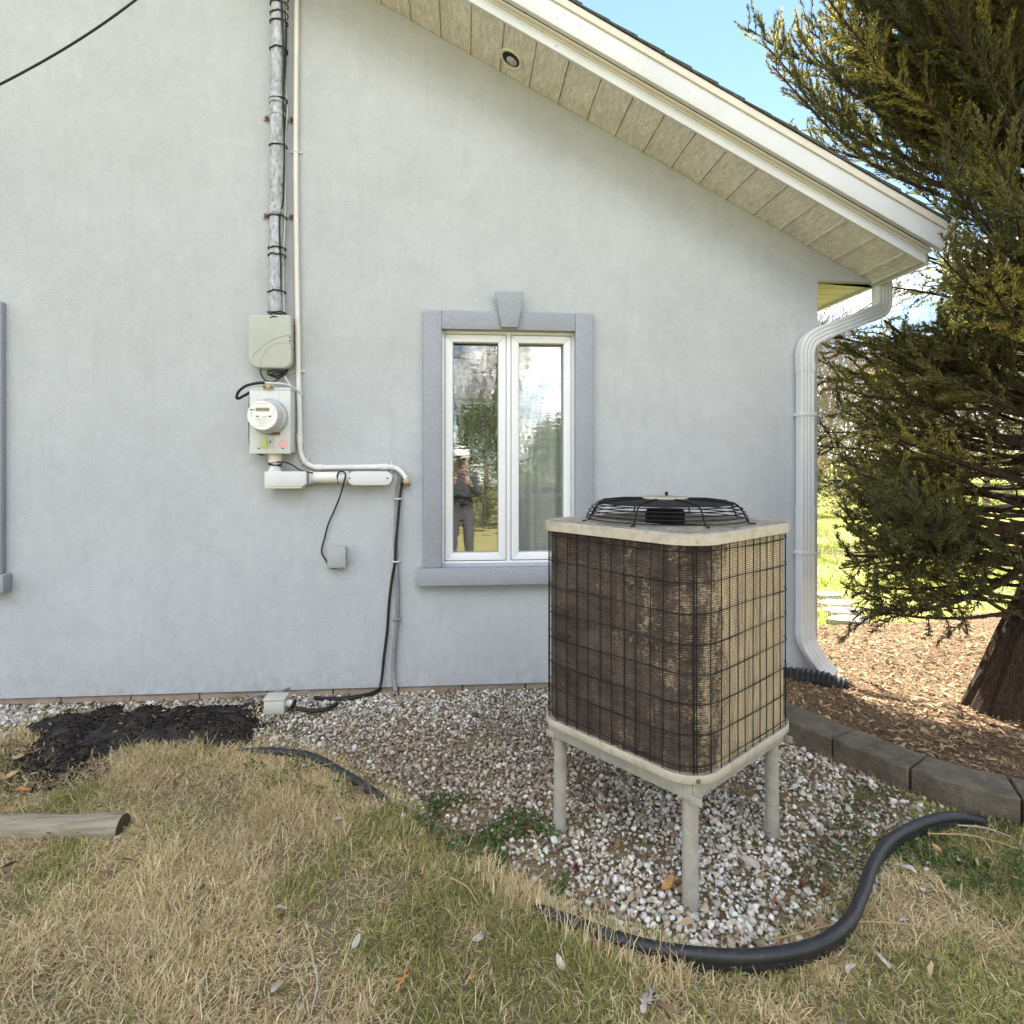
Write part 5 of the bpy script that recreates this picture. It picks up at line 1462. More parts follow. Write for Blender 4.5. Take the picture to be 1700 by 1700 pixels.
M['far_leaf'] = attr_mat('evergreen_foliage', 0.6, 0.3, 0.2)
def perp(rr, d):
    q = Vector((rr.gauss(0, 1), rr.gauss(0, 1), rr.gauss(0, 1))); q -= d * q.dot(d); return q.normalized()
def strands(P, D, Ln, Wd, col):
    """Thin diamond leaves; P base, D unit direction."""
    n = len(P); q = rng.normal(size=(n, 3)); q -= D * np.sum(q * D, 1, keepdims=True); q /= np.linalg.norm(q, axis=1, keepdims=True) + 1e-9
    tip = P + D * Ln[:, None]; mid = P + D * (Ln * 0.45)[:, None]; w = q * (Wd * 0.5)[:, None]
    V = np.stack([P, mid + w, tip, mid - w], 1).reshape(-1, 3)
    F = (np.arange(n) * 4)[:, None] + np.arange(4)[None]
    return V, F, np.repeat(col, 4, axis=0)
def blocked(p):
    x, y, z = p
    if x < XC + 0.06 and y > -0.16 and z < zs(x) + 0.3: return True
    if x < 2.93 and y > -0.60 and 2.5 < z < zs(x) + 0.33: return True
    if x < XC + 0.02 and y > -0.55 and z < 2.9: return True
    if y < 0 and z > 2.2 and x < (0.835 - 0.22 * min(1, max(0, (z - 3.0) / 0.6))) * (y + 3.8): return True
    if y < 0 and z <= 2.2 and x < 0.645 * (y + 3.8): return True
    return False
def juniper():
    rr = random.Random(21)
    root = empty('juniper_tree', (2.96, -0.70, 0.0))
    tag(root, 'large dense juniper tree at the corner of the house', 'tree')
    tpts = spline([(2.90, -0.72, -0.08), (2.95, -0.71, 0.10), (3.07, -0.70, 0.40), (3.30, -0.68, 0.9), (3.52, -0.62, 1.7), (3.60, -0.55, 2.8), (3.60, -0.5, 4.2), (3.6, -0.45, 5.6), (3.6, -0.4, 7.4)], 6)
    n = len(tpts)
    b = B(); seg = 56; V = []; F = []
    for i, p in enumerate(tpts):
        t = i / (n - 1); r = 0.105 * (1 - t) ** 0.85 + 0.012 + 0.07 * math.exp(-max(0, p.z + .05) / 0.14)
        for k in range(seg):
            a = 2 * math.pi * k / seg; f = 1 + 0.07 * math.sin(a * 3 + p.z * 2.0) + 0.07 * math.sin(a * 8 + p.z * 4) + 0.07 * math.sin(a * 17 - p.z * 3)
            V.append((p.x + math.cos(a) * r * f, p.y + math.sin(a) * r * f, p.z))
    for i in range(n - 1):
        for k in range(seg): F.append((i * seg + k, i * seg + (k + 1) % seg, (i + 1) * seg + (k + 1) % seg, (i + 1) * seg + k))
    b.add(V, F).build('trunk', M['bark'], root, smooth=60)
    limbs = B(); Ps, Ds, Ls, Ws, Cs = [], [], [], [], []
    def trunk_at(z):
        for i in range(n - 1):
            if tpts[i + 1].z >= z: return tpts[i].lerp(tpts[i + 1], (z - tpts[i].z) / (tpts[i + 1].z - tpts[i].z))
        return tpts[-1]
    NL = 370; NP = 185
    for li in range(NL + NP):
        z0 = 0.55 + 6.0 * (li + rr.random()) / NL
        plume = li >= NL
        low = plume and li >= NL + 110
        if plume: z0 = rr.uniform(2.7, 4.5)
        if low: z0 = rr.uniform(0.8, 2.35)
        elif z0 < 2.2 and rr.random() < 0.35: continue
        az = rr.uniform(0, 2 * math.pi)
        if rr.random() < 0.5 and not plume: az = rr.gauss(math.pi * 1.05, 0.8)      # more limbs reach out towards the open side
        if not plume and z0 > 2.3 and random.Random(int(z0 / 0.5) * 31 + int((az % 6.283) / 0.55)).random() < 0.30: continue
        reach = (1.42 if z0 < 2.4 else 1.5) if z0 < 4.6 else 1.5 * (7.4 - z0) / 2.8
        Ln = reach * rr.uniform(0.55, 1.05)
        if not plume and z0 < 2.6 and math.sin(az) > 0.15: Ln *= 0.55
        if plume: az = rr.gauss(math.pi - 0.42, 0.28); reach = 2.15; Ln = reach * rr.uniform(.6, 1.05)
        if low: az = rr.gauss(math.pi + 0.10, 0.2) if z0 < 1.15 else rr.gauss(math.pi - 0.52, 0.26); reach = 1.8; Ln = reach * rr.uniform(.6, 1.0)
        up0 = -0.05 + 0.75 * min(1, z0 / 4.2) + rr.gauss(0, 0.15)
        if z0 < 1.5: up0 -= 0.22
        d = Vector((math.cos(az), math.sin(az), up0)).normalized()
        p = trunk_at(z0).copy(); pts = [p.copy()]; m = 9
        for k in range(m):
            d = (d + Vector((rr.gauss(0, .10), rr.gauss(0, .10), 0.045 + rr.gauss(0, .07) + (0.06 if z0 > 2.6 else 0)))).normalized()
            q = p + d * (Ln / m)
            if blocked(q): break
            p = q; pts.append(p.copy())
        if len(pts) < 4: continue
        thick = 0.019 if rr.random() < 0.12 else 0.0095
        rs = [thick * (1 - k / len(pts)) ** 0.8 * (0.6 + 0.4 * reach) + 0.0022 for k in range(len(pts))]
        limbs.tube(pts, rs, 6, False)
        tone = rr.random()
        # secondary twigs
        start = 0.28 if z0 > 2.2 else 0.42
        steps = int(Ln * (1 - start) / (0.030 if z0 > 2.2 else 0.036))
        for s_ in range(steps):
            t = start + (1 - start) * (s_ + rr.random()) / max(1, steps); fi = t * (len(pts) - 1); i0 = min(int(fi), len(pts) - 2)
            base = pts[i0].lerp(pts[i0 + 1], fi - i0); dl_ = (pts[i0 + 1] - pts[i0]).normalized()
            td = (dl_ * rr.uniform(.5, 1.1) + perp(rr, dl_) * rr.uniform(.35, .95) + Vector((0, 0, (0.42 if z0 > 2.4 else 0.10)))).normalized()
            tl = rr.uniform(0.12, 0.32) * (1.15 - 0.5 * t) + 0.05
            tm = 4; tp = [base.copy()]; q = base.copy()
            bad = False
            for k in range(tm):
                td = (td + Vector((rr.gauss(0, .13), rr.gauss(0, .13), rr.gauss(0.05 if z0 > 2.4 else -0.015, .10)))).normalized(); q = q + td * (tl / tm); tp.append(q.copy())
                if blocked(q): bad = True
            if bad: continue
            limbs.tube(tp, [0.0034, .003, .0026, .002, .0012], 3, False)
            # leaf strands
            cnt = int(tl / 0.0030)
            tt = rng.random(cnt) ** 0.75; fi = tt * tm; i0 = np.minimum(fi.astype(int), tm - 1); fr = (fi - i0)[:, None]
            A = np.array([v[:] for v in tp]); pb = A[i0] * (1 - fr) + A[i0 + 1] * fr; dd = A[i0 + 1] - A[i0]; dd /= np.linalg.norm(dd, axis=1, keepdims=True)
            q_ = rng.normal(size=(cnt, 3)); q_ -= dd * np.sum(q_ * dd, 1, keepdims=True); q_ /= np.linalg.norm(q_, axis=1, keepdims=True) + 1e-9
            D = dd * rng.uniform(.55, 1.2, (cnt, 1)) + q_ * rng.uniform(.25, .85, (cnt, 1)) + np.array([0, 0, .12]); D /= np.linalg.norm(D, axis=1, keepdims=True)
            lf = rng.uniform(0.022, 0.050, cnt) * (1.1 - 0.35 * tt); wf = rng.uniform(0.0042, 0.0082, cnt)
            base_c = np.array([0.10, 0.115, 0.042]) if tone < 0.42 else np.array([0.165, 0.16, 0.052]) if tone < 0.78 else np.array([0.30, 0.27, 0.065])  # brightest tone puts sunlit yellow-green highlights into the leaf colour
            c = base_c[None] * rng.uniform(.65, 1.35, (cnt, 1)) * np.array([1.0, 1.0, 1.0])
            brown = rng.random(cnt) < (0.05 if z0 > 2 else 0.14); c[brown] = np.array([0.16, 0.10, 0.055]) * rng.uniform(.6, 1.3, (brown.sum(), 1))
            Ps.append(pb); Ds.append(D); Ls.append(lf); Ws.append(wf); Cs.append(c)
    # dead twigs inside the lower crown
    for k in range(170):
        z0 = rr.uniform(0.6, 2.3); az = rr.gauss(math.pi, 0.9); p = trunk_at(z0).copy(); d = Vector((math.cos(az), math.sin(az), rr.gauss(0.05, .25))).normalized()
        p = p + d * rr.uniform(0.05, .6); pts = [p.copy()]
        for j in range(6):
            d = (d + Vector((rr.gauss(0, .18), rr.gauss(0, .18), rr.gauss(0.02, .16)))).normalized(); p = p + d * rr.uniform(.04, .09)
            if blocked(p): break
            pts.append(p.copy())
        if len(pts) > 3: limbs.tube(pts, [0.005 * (1 - j / len(pts)) + .001 for j in range(len(pts))], 4, False)
    limbs.build('branches', M['bark'], root, smooth=True)['kind'] = 'stuff'
    V, F, C = strands(np.concatenate(Ps), np.concatenate(Ds), np.concatenate(Ls), np.concatenate(Ws), np.concatenate(Cs))
    o = big_mesh('crown', V, F, M['needle'], C, parent=root); o['kind'] = 'stuff'
    return len(F)
NJ = juniper()

# ------------------------------------------------------------------ bare trees, shrubs and evergreens further off
def bare_tree(seed, h, lean=(0, 0), levels=5, r0=0.16):
    rr = random.Random(seed); tr, br = B(), B()
    def grow(p, d, ln, r, lev):
        pts = [p.copy()]; m = 5 if lev == 0 else 4; q = p.copy(); dd = d.copy()
        for k in range(m):
            dd = (dd + Vector((rr.gauss(0, .10), rr.gauss(0, .10), rr.gauss(0.05, .06)))).normalized(); q = q + dd * (ln / m); pts.append(q.copy())
        rs = [r * (1 - 0.45 * k / m) for k in range(m + 1)]
        (tr if lev == 0 else br).tube(pts, rs, 8 if lev == 0 else 5 if lev < 3 else 3, False)
        if lev >= levels: return
        nb = 4 if lev == 0 else rr.choice((3, 3, 4))
        for k in range(nb):
            i = rr.randint(1 if lev else 2, m); base = pts[i]
            nd = (dd * rr.uniform(.7, 1.2) + perp(rr, dd) * rr.uniform(.45, .95) + Vector((0, 0, .22))).normalized()
            grow(base, nd, ln * rr.uniform(.52, .78), max(0.006, rs[i] * rr.uniform(.45, .68)), lev + 1)
        grow(pts[-1], (dd + perp(rr, dd) * .25).normalized(), ln * .7, rs[-1] * .8, lev + 1)
    grow(Vector((0, 0, -0.1)), Vector((lean[0], lean[1], 1)).normalized(), h * 0.34, r0, 0)
    return tr, br
BT = []
for sd, h in ((3, 9.0), (8, 11.0), (15, 7.5)):
    tr, br = bare_tree(sd, h)
    a = tr.build('trunk', M['bark_grey'], None, smooth=True); b_ = br.build('branches', M['bark_grey'], None, smooth=True); b_['kind'] = 'stuff'
    BT.append((a, b_))
first = [True] * len(BT)
def place_tree(kind, x, y, s, rz, label, group=None, lean=0.0):
    r = empty('bare_tree', (x, y, GZ)); r['_frame'] = 1; FRAMES.append(r)
    r.rotation_euler = (0, lean, rz); r.scale = (s, s, s)
    for o in BT[kind]:
        if first[kind]: c = o
        else:
            c = o.copy(); COL.objects.link(c)
        c.parent = r
    first[kind] = False
    return tag(r, label, 'tree', group)
place_tree(0, 5.0, 7.5, 0.9, 0.4, 'bare leaning tree showing between the downspout and the juniper', None, 0.28)
place_tree(1, 9.5, 14.5, 1.0, 1.9, 'bare tree standing behind the juniper foliage, nearer than the wood')
for i, (k, x, y, s, a) in enumerate(((2, 9, 23, 1.1, 0), (0, 13, 21, 1.0, 2), (1, 17.5, 25, 1.0, 4), (2, 21, 20, 1.2, 1), (0, 14, 29, 1.15, 3.3), (1, 24, 28, 1.1, 5.1), (2, 12, 33, 1.4, 2.2), (0, 19, 33, 1.3, .8), (1, 27, 24, 1.0, 3.9), (2, 16.5, 18, .95, 4.4), (0, 10.5, 18, 0.8, 5.5))):
    place_tree(k, x, y, s, a, 'bare grey-brown tree in the wood beyond the back lawn', 'bare trees of the wood beyond the back lawn')
for i, (k, x, y, s, a) in enumerate(((1, -3.2, -20, 1.0, 1), (0, 2.2, -21, 1.15, 2.5), (2, 6.5, -22, 1.4, 3.9), (1, -8, -24, 1.2, 5), (0, -0.5, -25, 1.3, .2), (2, 11, -24, 1.3, .2))):
    place_tree(k, x, y, s, a, 'bare tree reflected in the upper window panes', 'bare trees reflected in the window')

def bush(name, x, y, w, h, n, cols, label, cat, group=None, leaf=(0.05, 0.10), seed=0, trunk=True):
    r = empty(name, (x, y, GZ)); tag(r, label, cat, group)
    rs = np.random.default_rng(seed + 100)
    # clumps spread through a rounded cone
    nc = 60; t = rs.random(nc) ** 0.8; ang = rs.uniform(0, 6.28, nc); rad = w * (1 - 0.72 * t ** 1.4) * rs.uniform(.35, 1.0, nc)
    cc = np.stack([x + np.cos(ang) * rad, y + np.sin(ang) * rad, GZ + 0.08 * h + t * h * .9], -1)
    which = rs.integers(0, nc, n); off = rs.normal(size=(n, 3)) * np.array([w * .17, w * .17, h * .065])
    P = cc[which] + off; P[:, 2] = np.maximum(P[:, 2], GZ + .03)
    D = P - np.array([x, y, GZ + h * .35]); D /= np.linalg.norm(D, axis=1, keepdims=True) + 1e-9; D += rs.normal(size=(n, 3)) * .7; D /= np.linalg.norm(D, axis=1, keepdims=True)
    cols = np.array(cols); c = cols[rs.integers(0, len(cols), n)] * rs.uniform(.65, 1.35, (n, 1))
    V, F, C = strands(P, D, rs.uniform(*leaf, n), rs.uniform(leaf[0] * .35, leaf[1] * .4, n), c)
    o = big_mesh('crown', V, F, M['far_leaf'], C, parent=r); o['kind'] = 'stuff'
    if trunk:
        B().tube([(x, y, GZ - .05), (x + .03, y, GZ + h * .4), (x, y + .02, GZ + h * .85)], [w * .07, w * .05, w * .015], 8, False).build('trunk', M['bark_grey'], r, smooth=True)
    return r
EV = [(0.055, 0.085, 0.025), (0.085, 0.115, 0.03), (0.12, 0.14, 0.04)]
for i, (x, y, w, h) in enumerate(((-6.5, -14.5, 1.5, 3.4), (-3.9, -15, 1.6, 3.9), (-1.6, -14.2, 1.5, 3.1), (0.7, -14.8, 1.6, 3.7), (2.9, -14.3, 1.5, 3.2), (5.2, -15, 1.7, 3.6), (7.9, -14.6, 1.6, 3.4))):
    bush('evergreen_tree', x, y, w, h, 9000, EV, 'sunlit bushy evergreen reflected in the window across the front lawn', 'tree', 'evergreens reflected in the window', (0.08, 0.18), i)
for i, (x, y, w, h, cl) in enumerate(((7.4, 11.8, 1.1, 1.3, 0), (9.6, 12.6, 1.3, 1.6, 1), (12.0, 13.0, 1.3, 1.5, 0), (14.4, 13.5, 1.4, 1.9, 1), (6.0, 12.6, .9, 1.0, 1), (17, 14.5, 1.6, 2.1, 0))):
    cols = [(0.20, 0.15, 0.09), (0.28, 0.21, 0.13), (0.13, 0.10, 0.06)] if cl else [(0.11, 0.12, 0.045), (0.17, 0.15, 0.07), (0.24, 0.19, 0.11)]
    bush('shrub', x, y, w, h, 3200, cols, 'twiggy brown shrub along the far edge of the back lawn' if cl else 'olive green shrub along the far edge of the back lawn', 'shrub', 'shrubs at the edge of the back lawn', (0.06, 0.14), i + 20)
# distant wood
def wood():
    n = 26000; a = rng.uniform(R(15), R(62), n); d = rng.uniform(42, 60, n)
    x = np.sin(a) * d; y = -3.8 + np.cos(a) * d; hmax = 7 + 5 * fbm(a * 9, d * .03, 1.0, 7, 3); z = GZ + rng.random(n) ** .8 * hmax
    P = np.stack([x, y, z], -1); D = rng.normal(size=(n, 3)) * np.array([.5, .5, 1.0]) + np.array([0, 0, .6]); D /= np.linalg.norm(D, axis=1, keepdims=True)
    col = pick(n, [(0.16, 0.125, 0.095), (0.22, 0.18, 0.14), (0.12, 0.12, 0.07)], [3, 3, 1.5])
    V, F, C = strands(P, D, rng.uniform(.5, 1.8, n), rng.uniform(.04, .16, n), col)
    tag(big_mesh('woods', V, F, M['far_leaf'], C), 'hazy far-off wood of bare trees closing the view', 'woods', kind='stuff')
wood()
# stepping stones across the back lawn
M['flag'] = plain('flagstone', (0.42, 0.39, 0.34), 0.9, var=0.15, scale=14, bmp=0.3, spec=.15)
for i, (px, py) in enumerate(((1372, 992), (1385, 1006), (1398, 1020), (1408, 1034))):
    p = onZ(px, py); w = 0.30
    poly = [(p.x + (w * .62 + rnd.uniform(-.03, .03)) * math.cos(t), p.y + (w * .38 + rnd.uniform(-.02, .02)) * math.sin(t)) for t in np.linspace(0, 2 * math.pi, 9)[:-1]]
    o = B().prism(poly, 'z', GZ - .02, GZ + .045).build('stepping_stone', M['flag'], None, bevel=.008)
    tag(o, ('pale stepping stone farthest across the back lawn', 'second farthest pale stepping stone on the back lawn', 'second nearest pale stepping stone on the back lawn', 'pale stepping stone nearest the mulch bed')[i], 'stepping stone', 'stepping stones on the back lawn')
#@@SECTION leaves
# ------------------------------------------------------------------ fallen leaves, sticks and straw
def leaf_mat(name, col):
    m, nt, bs = new_mat(name)
    v = coords(nt)
    c = ramp(nt, noise(nt, v, 60, 5, 0.7), [(0.3, [q * .7 for q in col]), (0.7, [min(1, q * 1.2) for q in col])])
    L(nt, c, bs.inputs['Base Color']); bs.inputs['Roughness'].default_value = 0.75; bs.inputs['Specular IOR Level'].default_value = 0.25
    return m
LM = {'tan': leaf_mat('leaf_tan', (0.42, 0.29, 0.15)), 'grey': leaf_mat('leaf_grey', (0.42, 0.37, 0.32)), 'brown': leaf_mat('leaf_brown', (0.25, 0.16, 0.10)), 'orange': leaf_mat('leaf_orange', (0.46, 0.24, 0.09)), 'pale': leaf_mat('leaf_pale', (0.50, 0.445, 0.37))}
def leaf(px, py, size, ang, mat, label, kind='plain', group='dry leaves on the lawn', curl=0.35, lift=0.03, name='fallen_leaf'):
    p = onZ(px, py, GZ + lift); rr = random.Random(int(px * 7 + py))
    out = []
    n = 22
    for k in range(n):
        t = 2 * math.pi * k / n
        if kind == 'oak':
            half = [(1.0, 0), (.86, .17), (.66, .13), (.56, .40), (.34, .17), (.14, .56), (-.12, .17), (-.34, .44), (-.5, .12), (-.72, .2), (-.9, .05)]
            u, w_ = half[k] if k < 11 else (half[21 - k][0], -half[21 - k][1] - .02)
            out.append((u + rr.uniform(-.05, .05), w_ + rr.uniform(-.05, .05)))
        else:
            out.append((math.cos(t) * (1 + .08 * rr.random()), math.sin(t) * (.42 + .08 * rr.random()) * (1 - .25 * math.cos(t))))
    V = []; ph = rr.uniform(0, 6)
    def zz(u, v): return curl * (v * v * 1.1 - .25 * u * u) + .14 * math.sin(u * 4 + ph) * curl
    V.append((0, 0, zz(0, 0)))
    for s in (.55, 1.0):
        V += [(u * s, v * s, zz(u * s, v * s)) for u, v in out]
    F = [(0, 1 + k, 1 + (k + 1) % n) for k in range(n)] + [(1 + k, 1 + n + k, 1 + n + (k + 1) % n, 1 + (k + 1) % n) for k in range(n)]
    o = mesh(name, [Vector(v) * size for v in V], F, LM[mat], None, True)
    md = o.modifiers.new('thickness', 'SOLIDIFY'); md.thickness = 0.0012
    o.location = (p.x, p.y, gz1(p.x, p.y) + lift); o.rotation_euler = (rr.gauss(0, .3), rr.gauss(0, .3), ang)
    return tag(o, label, 'leaf', group)
leaf(668, 1628, .042, 1.2, 'orange', 'large orange-tan oak leaf lying on the lawn at bottom centre', 'oak', curl=.2)
leaf(786, 1620, .018, .9, 'orange', 'small orange leaf on the lawn right of the large oak leaf')
leaf(592, 1565, .020, 1.1, 'pale', 'narrow whitish curled leaf on the lawn left of centre')
leaf(693, 1452, .030, .2, 'brown', 'crumpled brown leaf on the lawn below the green weeds', 'oak', curl=.7)
leaf(795, 1558, .020, .6, 'grey', 'greyish curled leaf on straw grass left of the lawn edging', curl=.6)
leaf(930, 1600, .020, 2.2, 'pale', 'pale split leaf on straw grass under the lawn edging', curl=.7)
leaf(1075, 1660, .045, .9, 'grey', 'large grey-brown leaf at the bottom edge below the edging', 'oak', curl=.55)
leaf(1105, 1672, .034, 2.1, 'brown', 'brown leaf overlapping the large grey leaf at the bottom edge', curl=.5)
leaf(462, 1636, .026, 1.3, 'grey', 'grey folded leaf standing in the lawn at lower left', curl=.6)
leaf(447, 1675, .030, .3, 'tan', 'tan leaf at the bottom edge of the lawn left of the oak leaf', 'oak', curl=.4)
leaf(498, 1672, .018, 1.8, 'pale', 'whitish leaf beside the pale stick at the bottom edge', curl=.6)
leaf(108, 1318, .036, .1, 'tan', 'pale tan crumpled leaf cluster above the wooden post', 'oak', curl=.6)
leaf(72, 1303, .022, 1.2, 'grey', 'narrow grey leaf above the left part of the wooden post', curl=.4)
leaf(20, 1283, .026, .7, 'tan', 'tan leaf on bare dark soil at the left edge', curl=.6)
leaf(40, 1308, .028, .2, 'orange', 'orange-brown leaf on the dark soil above the wooden post', curl=.5)
leaf(185, 1218, .032, .9, 'tan', 'tan leaf on the black fabric, left of the pair', 'oak', curl=.6)
leaf(202, 1200, .022, 1.3, 'tan', 'upright tan leaf higher on the black fabric', curl=.6)
leaf(210, 1215, .022, .1, 'grey', 'greyish leaf on the black fabric beside the tan leaves', curl=.5)
leaf(345, 1214, .020, .2, 'tan', 'small round tan leaf near the right end of the black fabric', curl=.5)
leaf(442, 1200, .026, .5, 'brown', 'brown leaf on gravel in front of the beige box', curl=.6)
leaf(390, 1158, .030, .4, 'brown', 'red-brown leaf on the gravel strip against the wall', 'oak', curl=.6)
leaf(298, 1283, .022, 1.4, 'tan', 'tan leaf on the straw below the black fabric', curl=.5)
leaf(850, 1310, .030, .2, 'brown', 'flat red-brown leaf on gravel left of the condenser stand', 'oak', curl=.3)
leaf(620, 1282, .020, .5, 'tan', 'tan curled leaf at the gravel edge below the window', curl=.6)
leaf(1508, 1440, .026, 2.4, 'pale', 'long pale leaf on the lawn right of the black edging', curl=.5)
leaf(1530, 1475, .018, 1.2, 'pale', 'small pale leaf on the lawn below the long pale leaf', curl=.5)
leaf(1560, 1412, .030, 2.6, 'orange', 'tan-orange leaf on the lawn under the end of the edging', curl=.5)
leaf(1595, 1428, .030, .5, 'grey', 'pale crumpled leaf beside the tan-orange leaf at right', 'oak', curl=.6)
leaf(1412, 1608, .020, .3, 'pale', 'small white crumpled leaf in the grass below the edging bend', curl=.7)
leaf(1465, 1595, .024, 1.9, 'pale', 'white folded leaf in the grass right of the edging bend', curl=.7)
leaf(1500, 1525, .024, .4, 'grey', 'grey-white leaf on the lawn right of the edging', 'oak', curl=.6)
leaf(1245, 1430, .034, 2.3, 'grey', 'grey-pink leaf on gravel right of the front stand leg', curl=.5)
leaf(1240, 1558, .036, .3, 'grey', 'grey leaf on gravel inside the edging bend', 'oak', curl=.5)
leaf(1110, 1465, .030, .6, 'orange', 'rust-brown leaf on gravel left of the front stand leg', curl=.5)
leaf(1690, 1330, .03, .5, 'brown', 'brown leaf by the concrete blocks at the right edge', curl=.5)
leaf(178, 1448, .026, .3, 'brown', 'dull brown leaf on the lawn below the wooden post', 'oak', curl=.4)
leaf(350, 1412, .022, .4, 'tan', 'tan leaf on the straw patch right of the post', 'oak', curl=.4)
leaf(470, 1505, .020, .3, 'pale', 'pale leaf on the straw at mid left', curl=.5)
leaf(565, 1358, .020, .1, 'pale', 'white leaf on straw below the left edging', curl=.5)
leaf(195, 1388, .016, .3, 'pale', 'small white leaf at the cut end of the post', curl=.5)
for i, (px, py, s) in enumerate(((1010, 1500, .022), (975, 1478, .02), (1330, 1450, .022), (1400, 1380, .022), (1365, 1535, .022), (720, 1250, .016), (1180, 1440, .018), (640, 1235, .016), (760, 1420, .018))):
    leaf(px, py, s, i * 1.3, ('brown', 'tan', 'brown', 'grey')[i % 4], ('dead leaf on gravel midway between the left and front stand legs', 'tan dead leaf on gravel just below the left stand leg', 'dead leaf on gravel below the right stand leg', 'grey dead leaf on gravel near the top of the edging curve', 'dead leaf on gravel inside the lowest bend of the edging', 'small tan leaf on dirty gravel under the window', 'dead leaf on gravel touching the front stand leg', 'small grey leaf on gravel under the grey cable', 'dead leaf among the green weeds left of the stand')[i], 'oak' if i % 2 else 'plain', 'dead leaves on the gravel', .5)
def stick(p0, p1, r, mat, label, cat='stick', bow=0.01, name='stick'):
    a, b_ = onZ(*p0, GZ + .03), onZ(*p1, GZ + .03); a.z = gz1(a.x, a.y) + .035; b_.z = gz1(b_.x, b_.y) + .035
    m_ = (a + b_) / 2 + Vector((bow, bow, .006))
    return tag(B().tube(spline([a, m_, b_], 5), [r * (1 - .5 * k / 10) for k in range(11)], 6).build(name, mat, None, smooth=True), label, cat)
stick((522, 1605), (516, 1690), .0032, LM['grey'], 'pale flat stick lying in the lawn at the bottom edge', name='pale_stick')
stick((748, 1462), (795, 1508), .003, LM['tan'], 'thick pale straw bent over the matted grass', 'straw', name='straw')
stick((705, 1475), (748, 1461), .0016, LM['tan'], 'thin pale straw leading left from the thick straw', 'straw', name='straw')
stick((1280, 1562), (1530, 1540), .0025, LM['tan'], 'long tan stalk lying across the edging', 'stalk', .03, name='dry_stalk')
stick((465, 1295), (570, 1268), .0025, LM['tan'], 'long tan stalk across the half buried edging', 'stalk', .02, name='dry_stalk')
stick((960, 1482), (1010, 1450), .002, LM['tan'], 'tan straw pointing at the left stand leg', 'straw', name='straw')
stick((1540, 1385), (1690, 1412), .003, LM['tan'], 'thin tan twig below the end of the edging', 'twig', .02, name='twig')
stick((1590, 1372), (1680, 1392), .003, LM['grey'], 'grey twig beside the concrete blocks', 'twig', .01, name='twig')
# dry upright weeds on the gravel
def dry_weed(px, py, h, n, label, col=(0.24, 0.13, 0.07)):
    p = onZ(px, py); m = n
    x = p.x + rng.normal(0, .008, m); y = p.y + rng.normal(0, .008, m)
    V, F, C = blades(x, y, gz(x, y), rng.uniform(.5, 1.0, m) * h, np.full(m, .0022), rng.uniform(0, 6.28, m), rng.uniform(.05, .6, m), rng.normal(.2, .3, m), pick(m, [col, tuple(q * 1.5 for q in col), tuple(q * .6 for q in col)], [2, 1, 1]))
    tag(big_mesh('dry_weed', V, F, M['grass'], C), label, 'weed', 'dry weeds in the gravel')
def straw_fringe():
    a = [onZ(*p) for p in ((790, 1445), (850, 1478), (905, 1512), (960, 1545), (1020, 1572), (1080, 1596), (1130, 1612))]
    sp_ = spline(a, 30); m = 1300; k = rng.integers(0, len(sp_), m); P = np.array([p[:] for p in sp_])[k]
    x = P[:, 0] + rng.normal(0, .03, m) - .012; y = P[:, 1] + rng.normal(0, .028, m) - .03
    V, F, C = blades(x, y, gz(x, y), rng.uniform(.05, .12, m), rng.uniform(.0016, .003, m), rng.normal(1.0, .9, m), rng.normal(.65, .3, m).clip(.05, 1.4), rng.normal(.7, .3, m), pick(m, STRAW, [4, 4, 2, 2, 3]))
    tag(big_mesh('straw', V, F, M['grass'], C), 'long dry straw flopping over the buried end of the lawn edging', 'straw', kind='stuff')
straw_fringe()
dry_weed(1432, 1345, .085, 46, 'reddish dry weed tuft beside the concrete blocks')
dry_weed(1372, 1490, .06, 60, 'rusty dry weed tuft inside the edging bend', (0.30, 0.15, 0.06))
dry_weed(1335, 1475, .05, 40, 'brown dry weed tuft right of the front stand leg')
dry_weed(1125, 1475, .05, 40, 'orange dry weed tuft left of the front stand leg', (0.34, 0.17, 0.06))
dry_weed(1415, 1290, .12, 10, 'thin upright dry stalks against the concrete blocks')
dry_weed(955, 1445, .05, 40, 'dark red dry weed tuft in front of the left stand leg', (0.13, 0.05, 0.045))

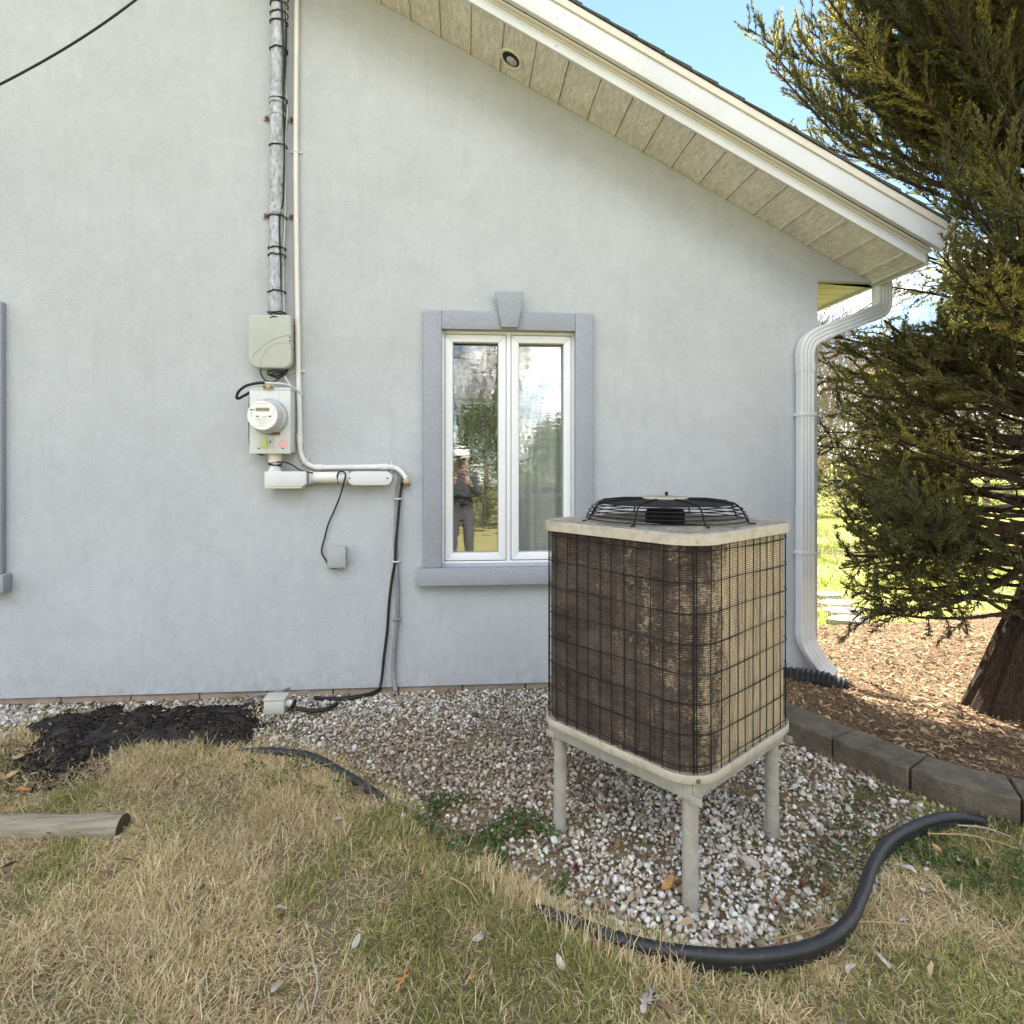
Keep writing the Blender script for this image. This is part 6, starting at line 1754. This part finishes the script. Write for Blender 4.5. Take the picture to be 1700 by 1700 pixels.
# ------------------------------------------------------------------ the photographer, seen only in the window's reflection
def photographer():
    r = empty('person', (-0.02, -4.22, GZ), frame=True)
    tag(r, 'person in a white cap and dark jacket holding a phone, reflected in the left pane', 'person')
    V, E, Rd = [], [], []
    def j(p, rad, par=None):
        V.append(p); Rd.append(rad); i = len(V) - 1
        if par is not None: E.append((par, i))
        return i
    pel = j((0, 0, .96), .15); sp1 = j((0, .01, 1.13), .145, pel); ch = j((0, .0, 1.32), .165, sp1); nk = j((0, .02, 1.48), .065, ch)
    hb = j((0, .045, 1.56), .085, nk); hm = j((0, .045, 1.64), .098, hb); ht = j((0, .03, 1.71), .07, hm)
    ns = j((0, .145, 1.605), .018, hm)
    for s in (-1, 1):
        sh = j((s * .17, -.01, 1.40), .075, ch); el = j((s * .235, .10, 1.16), .052, sh); wr = j((s * .10, .285, 1.31), .034, el); pa = j((s * .085, .325, 1.345), .036, wr)
        for k, (dz, ln) in enumerate(((.030, .062), (.012, .072), (-.006, .068), (-.022, .052))):
            a = j((s * .088, .352, 1.365 + dz), .0105, pa); b = j((s * (.075), .352 + .012, 1.367 + dz + ln * .35), .0095, a); j((s * (.072 - ln * .45), .345, 1.369 + dz + ln * .5), .0085, b)
        t = j((s * .062, .318, 1.365), .013, pa); j((s * .048, .322, 1.40), .011, t)
        hip = j((s * .095, 0, .88), .105, pel); kn = j((s * .11, .02, .49), .066, hip); an = j((s * .115, -.01, .10), .045, kn); j((s * .125, .13, .045), .042, an)
    me = bpy.data.meshes.new('body'); me.from_pydata(V, E, []); o = bpy.data.objects.new('body', me); COL.objects.link(o)
    o.modifiers.new('skin', 'SKIN'); sd = o.modifiers.new('sub', 'SUBSURF'); sd.levels = 2; sd.render_levels = 2
    for i, d in enumerate(me.skin_vertices[0].data):
        d.radius = (Rd[i], Rd[i] * (.72 if i in (pel, sp1, ch) else 1.0)); d.use_root = (i == pel)
    dg = bpy.context.evaluated_depsgraph_get(); nm = bpy.data.meshes.new_from_object(o.evaluated_get(dg)); bpy.data.objects.remove(o)
    nm.name = 'body'
    for m in (plain('jacket_cloth', (.02, .021, .026), .8, var=.2), plain('trousers_cloth', (.05, .05, .055), .85, var=.15), plain('skin', (.42, .27, .2), .6, var=.06), plain('boots', (.34, .26, .17), .7, var=.2)): nm.materials.append(m)
    for p in nm.polygons:
        c = p.center; p.use_smooth = True
        p.material_index = 2 if c.z > 1.475 or (c.y > .265 and c.z > 1.2) else 3 if c.z < .12 else 1 if c.z < .95 else 0
    b = bpy.data.objects.new('body', nm); COL.objects.link(b); b.parent = r
    wc = plain('cap_cloth', (.72, .72, .7), .8, var=.05)
    B().lathe([(.118, 1.665), (.12, 1.70), (.105, 1.745), (.06, 1.775), (0, 1.783)], (0, .035, 0), 'z', 28).build('cap', wc, r, smooth=True)
    B().prism([(-.085, .10), (-.075, .19), (-.03, .225), (.03, .225), (.075, .19), (.085, .10)], 'z', 1.668, 1.676).build('cap_brim', wc, r, bevel=.003)
    for s in (-1, 1): B().lathe([(0.0, -.011), (.009, -.006), (.011, 0), (.009, .006), (0, .011)], (s * .036, .135, 1.632), 'z', 10).build('eye', M['dark'], r, smooth=True)
    B().box((-.028, .136, 1.563), (.028, .141, 1.569)).build('mouth', M['rust'], r)
    ph = B().box((-.098, -3.872, 1.345), (.058, -3.862, 1.425)).build('phone', M['black'], None, bevel=.004)
    tag(ph, 'black phone held up in both hands by the reflected person', 'phone')
photographer()
for o in FRAMES:
    if '_frame' in o: del o['_frame']
print('stones', NG, 'juniper leaves', NJ)
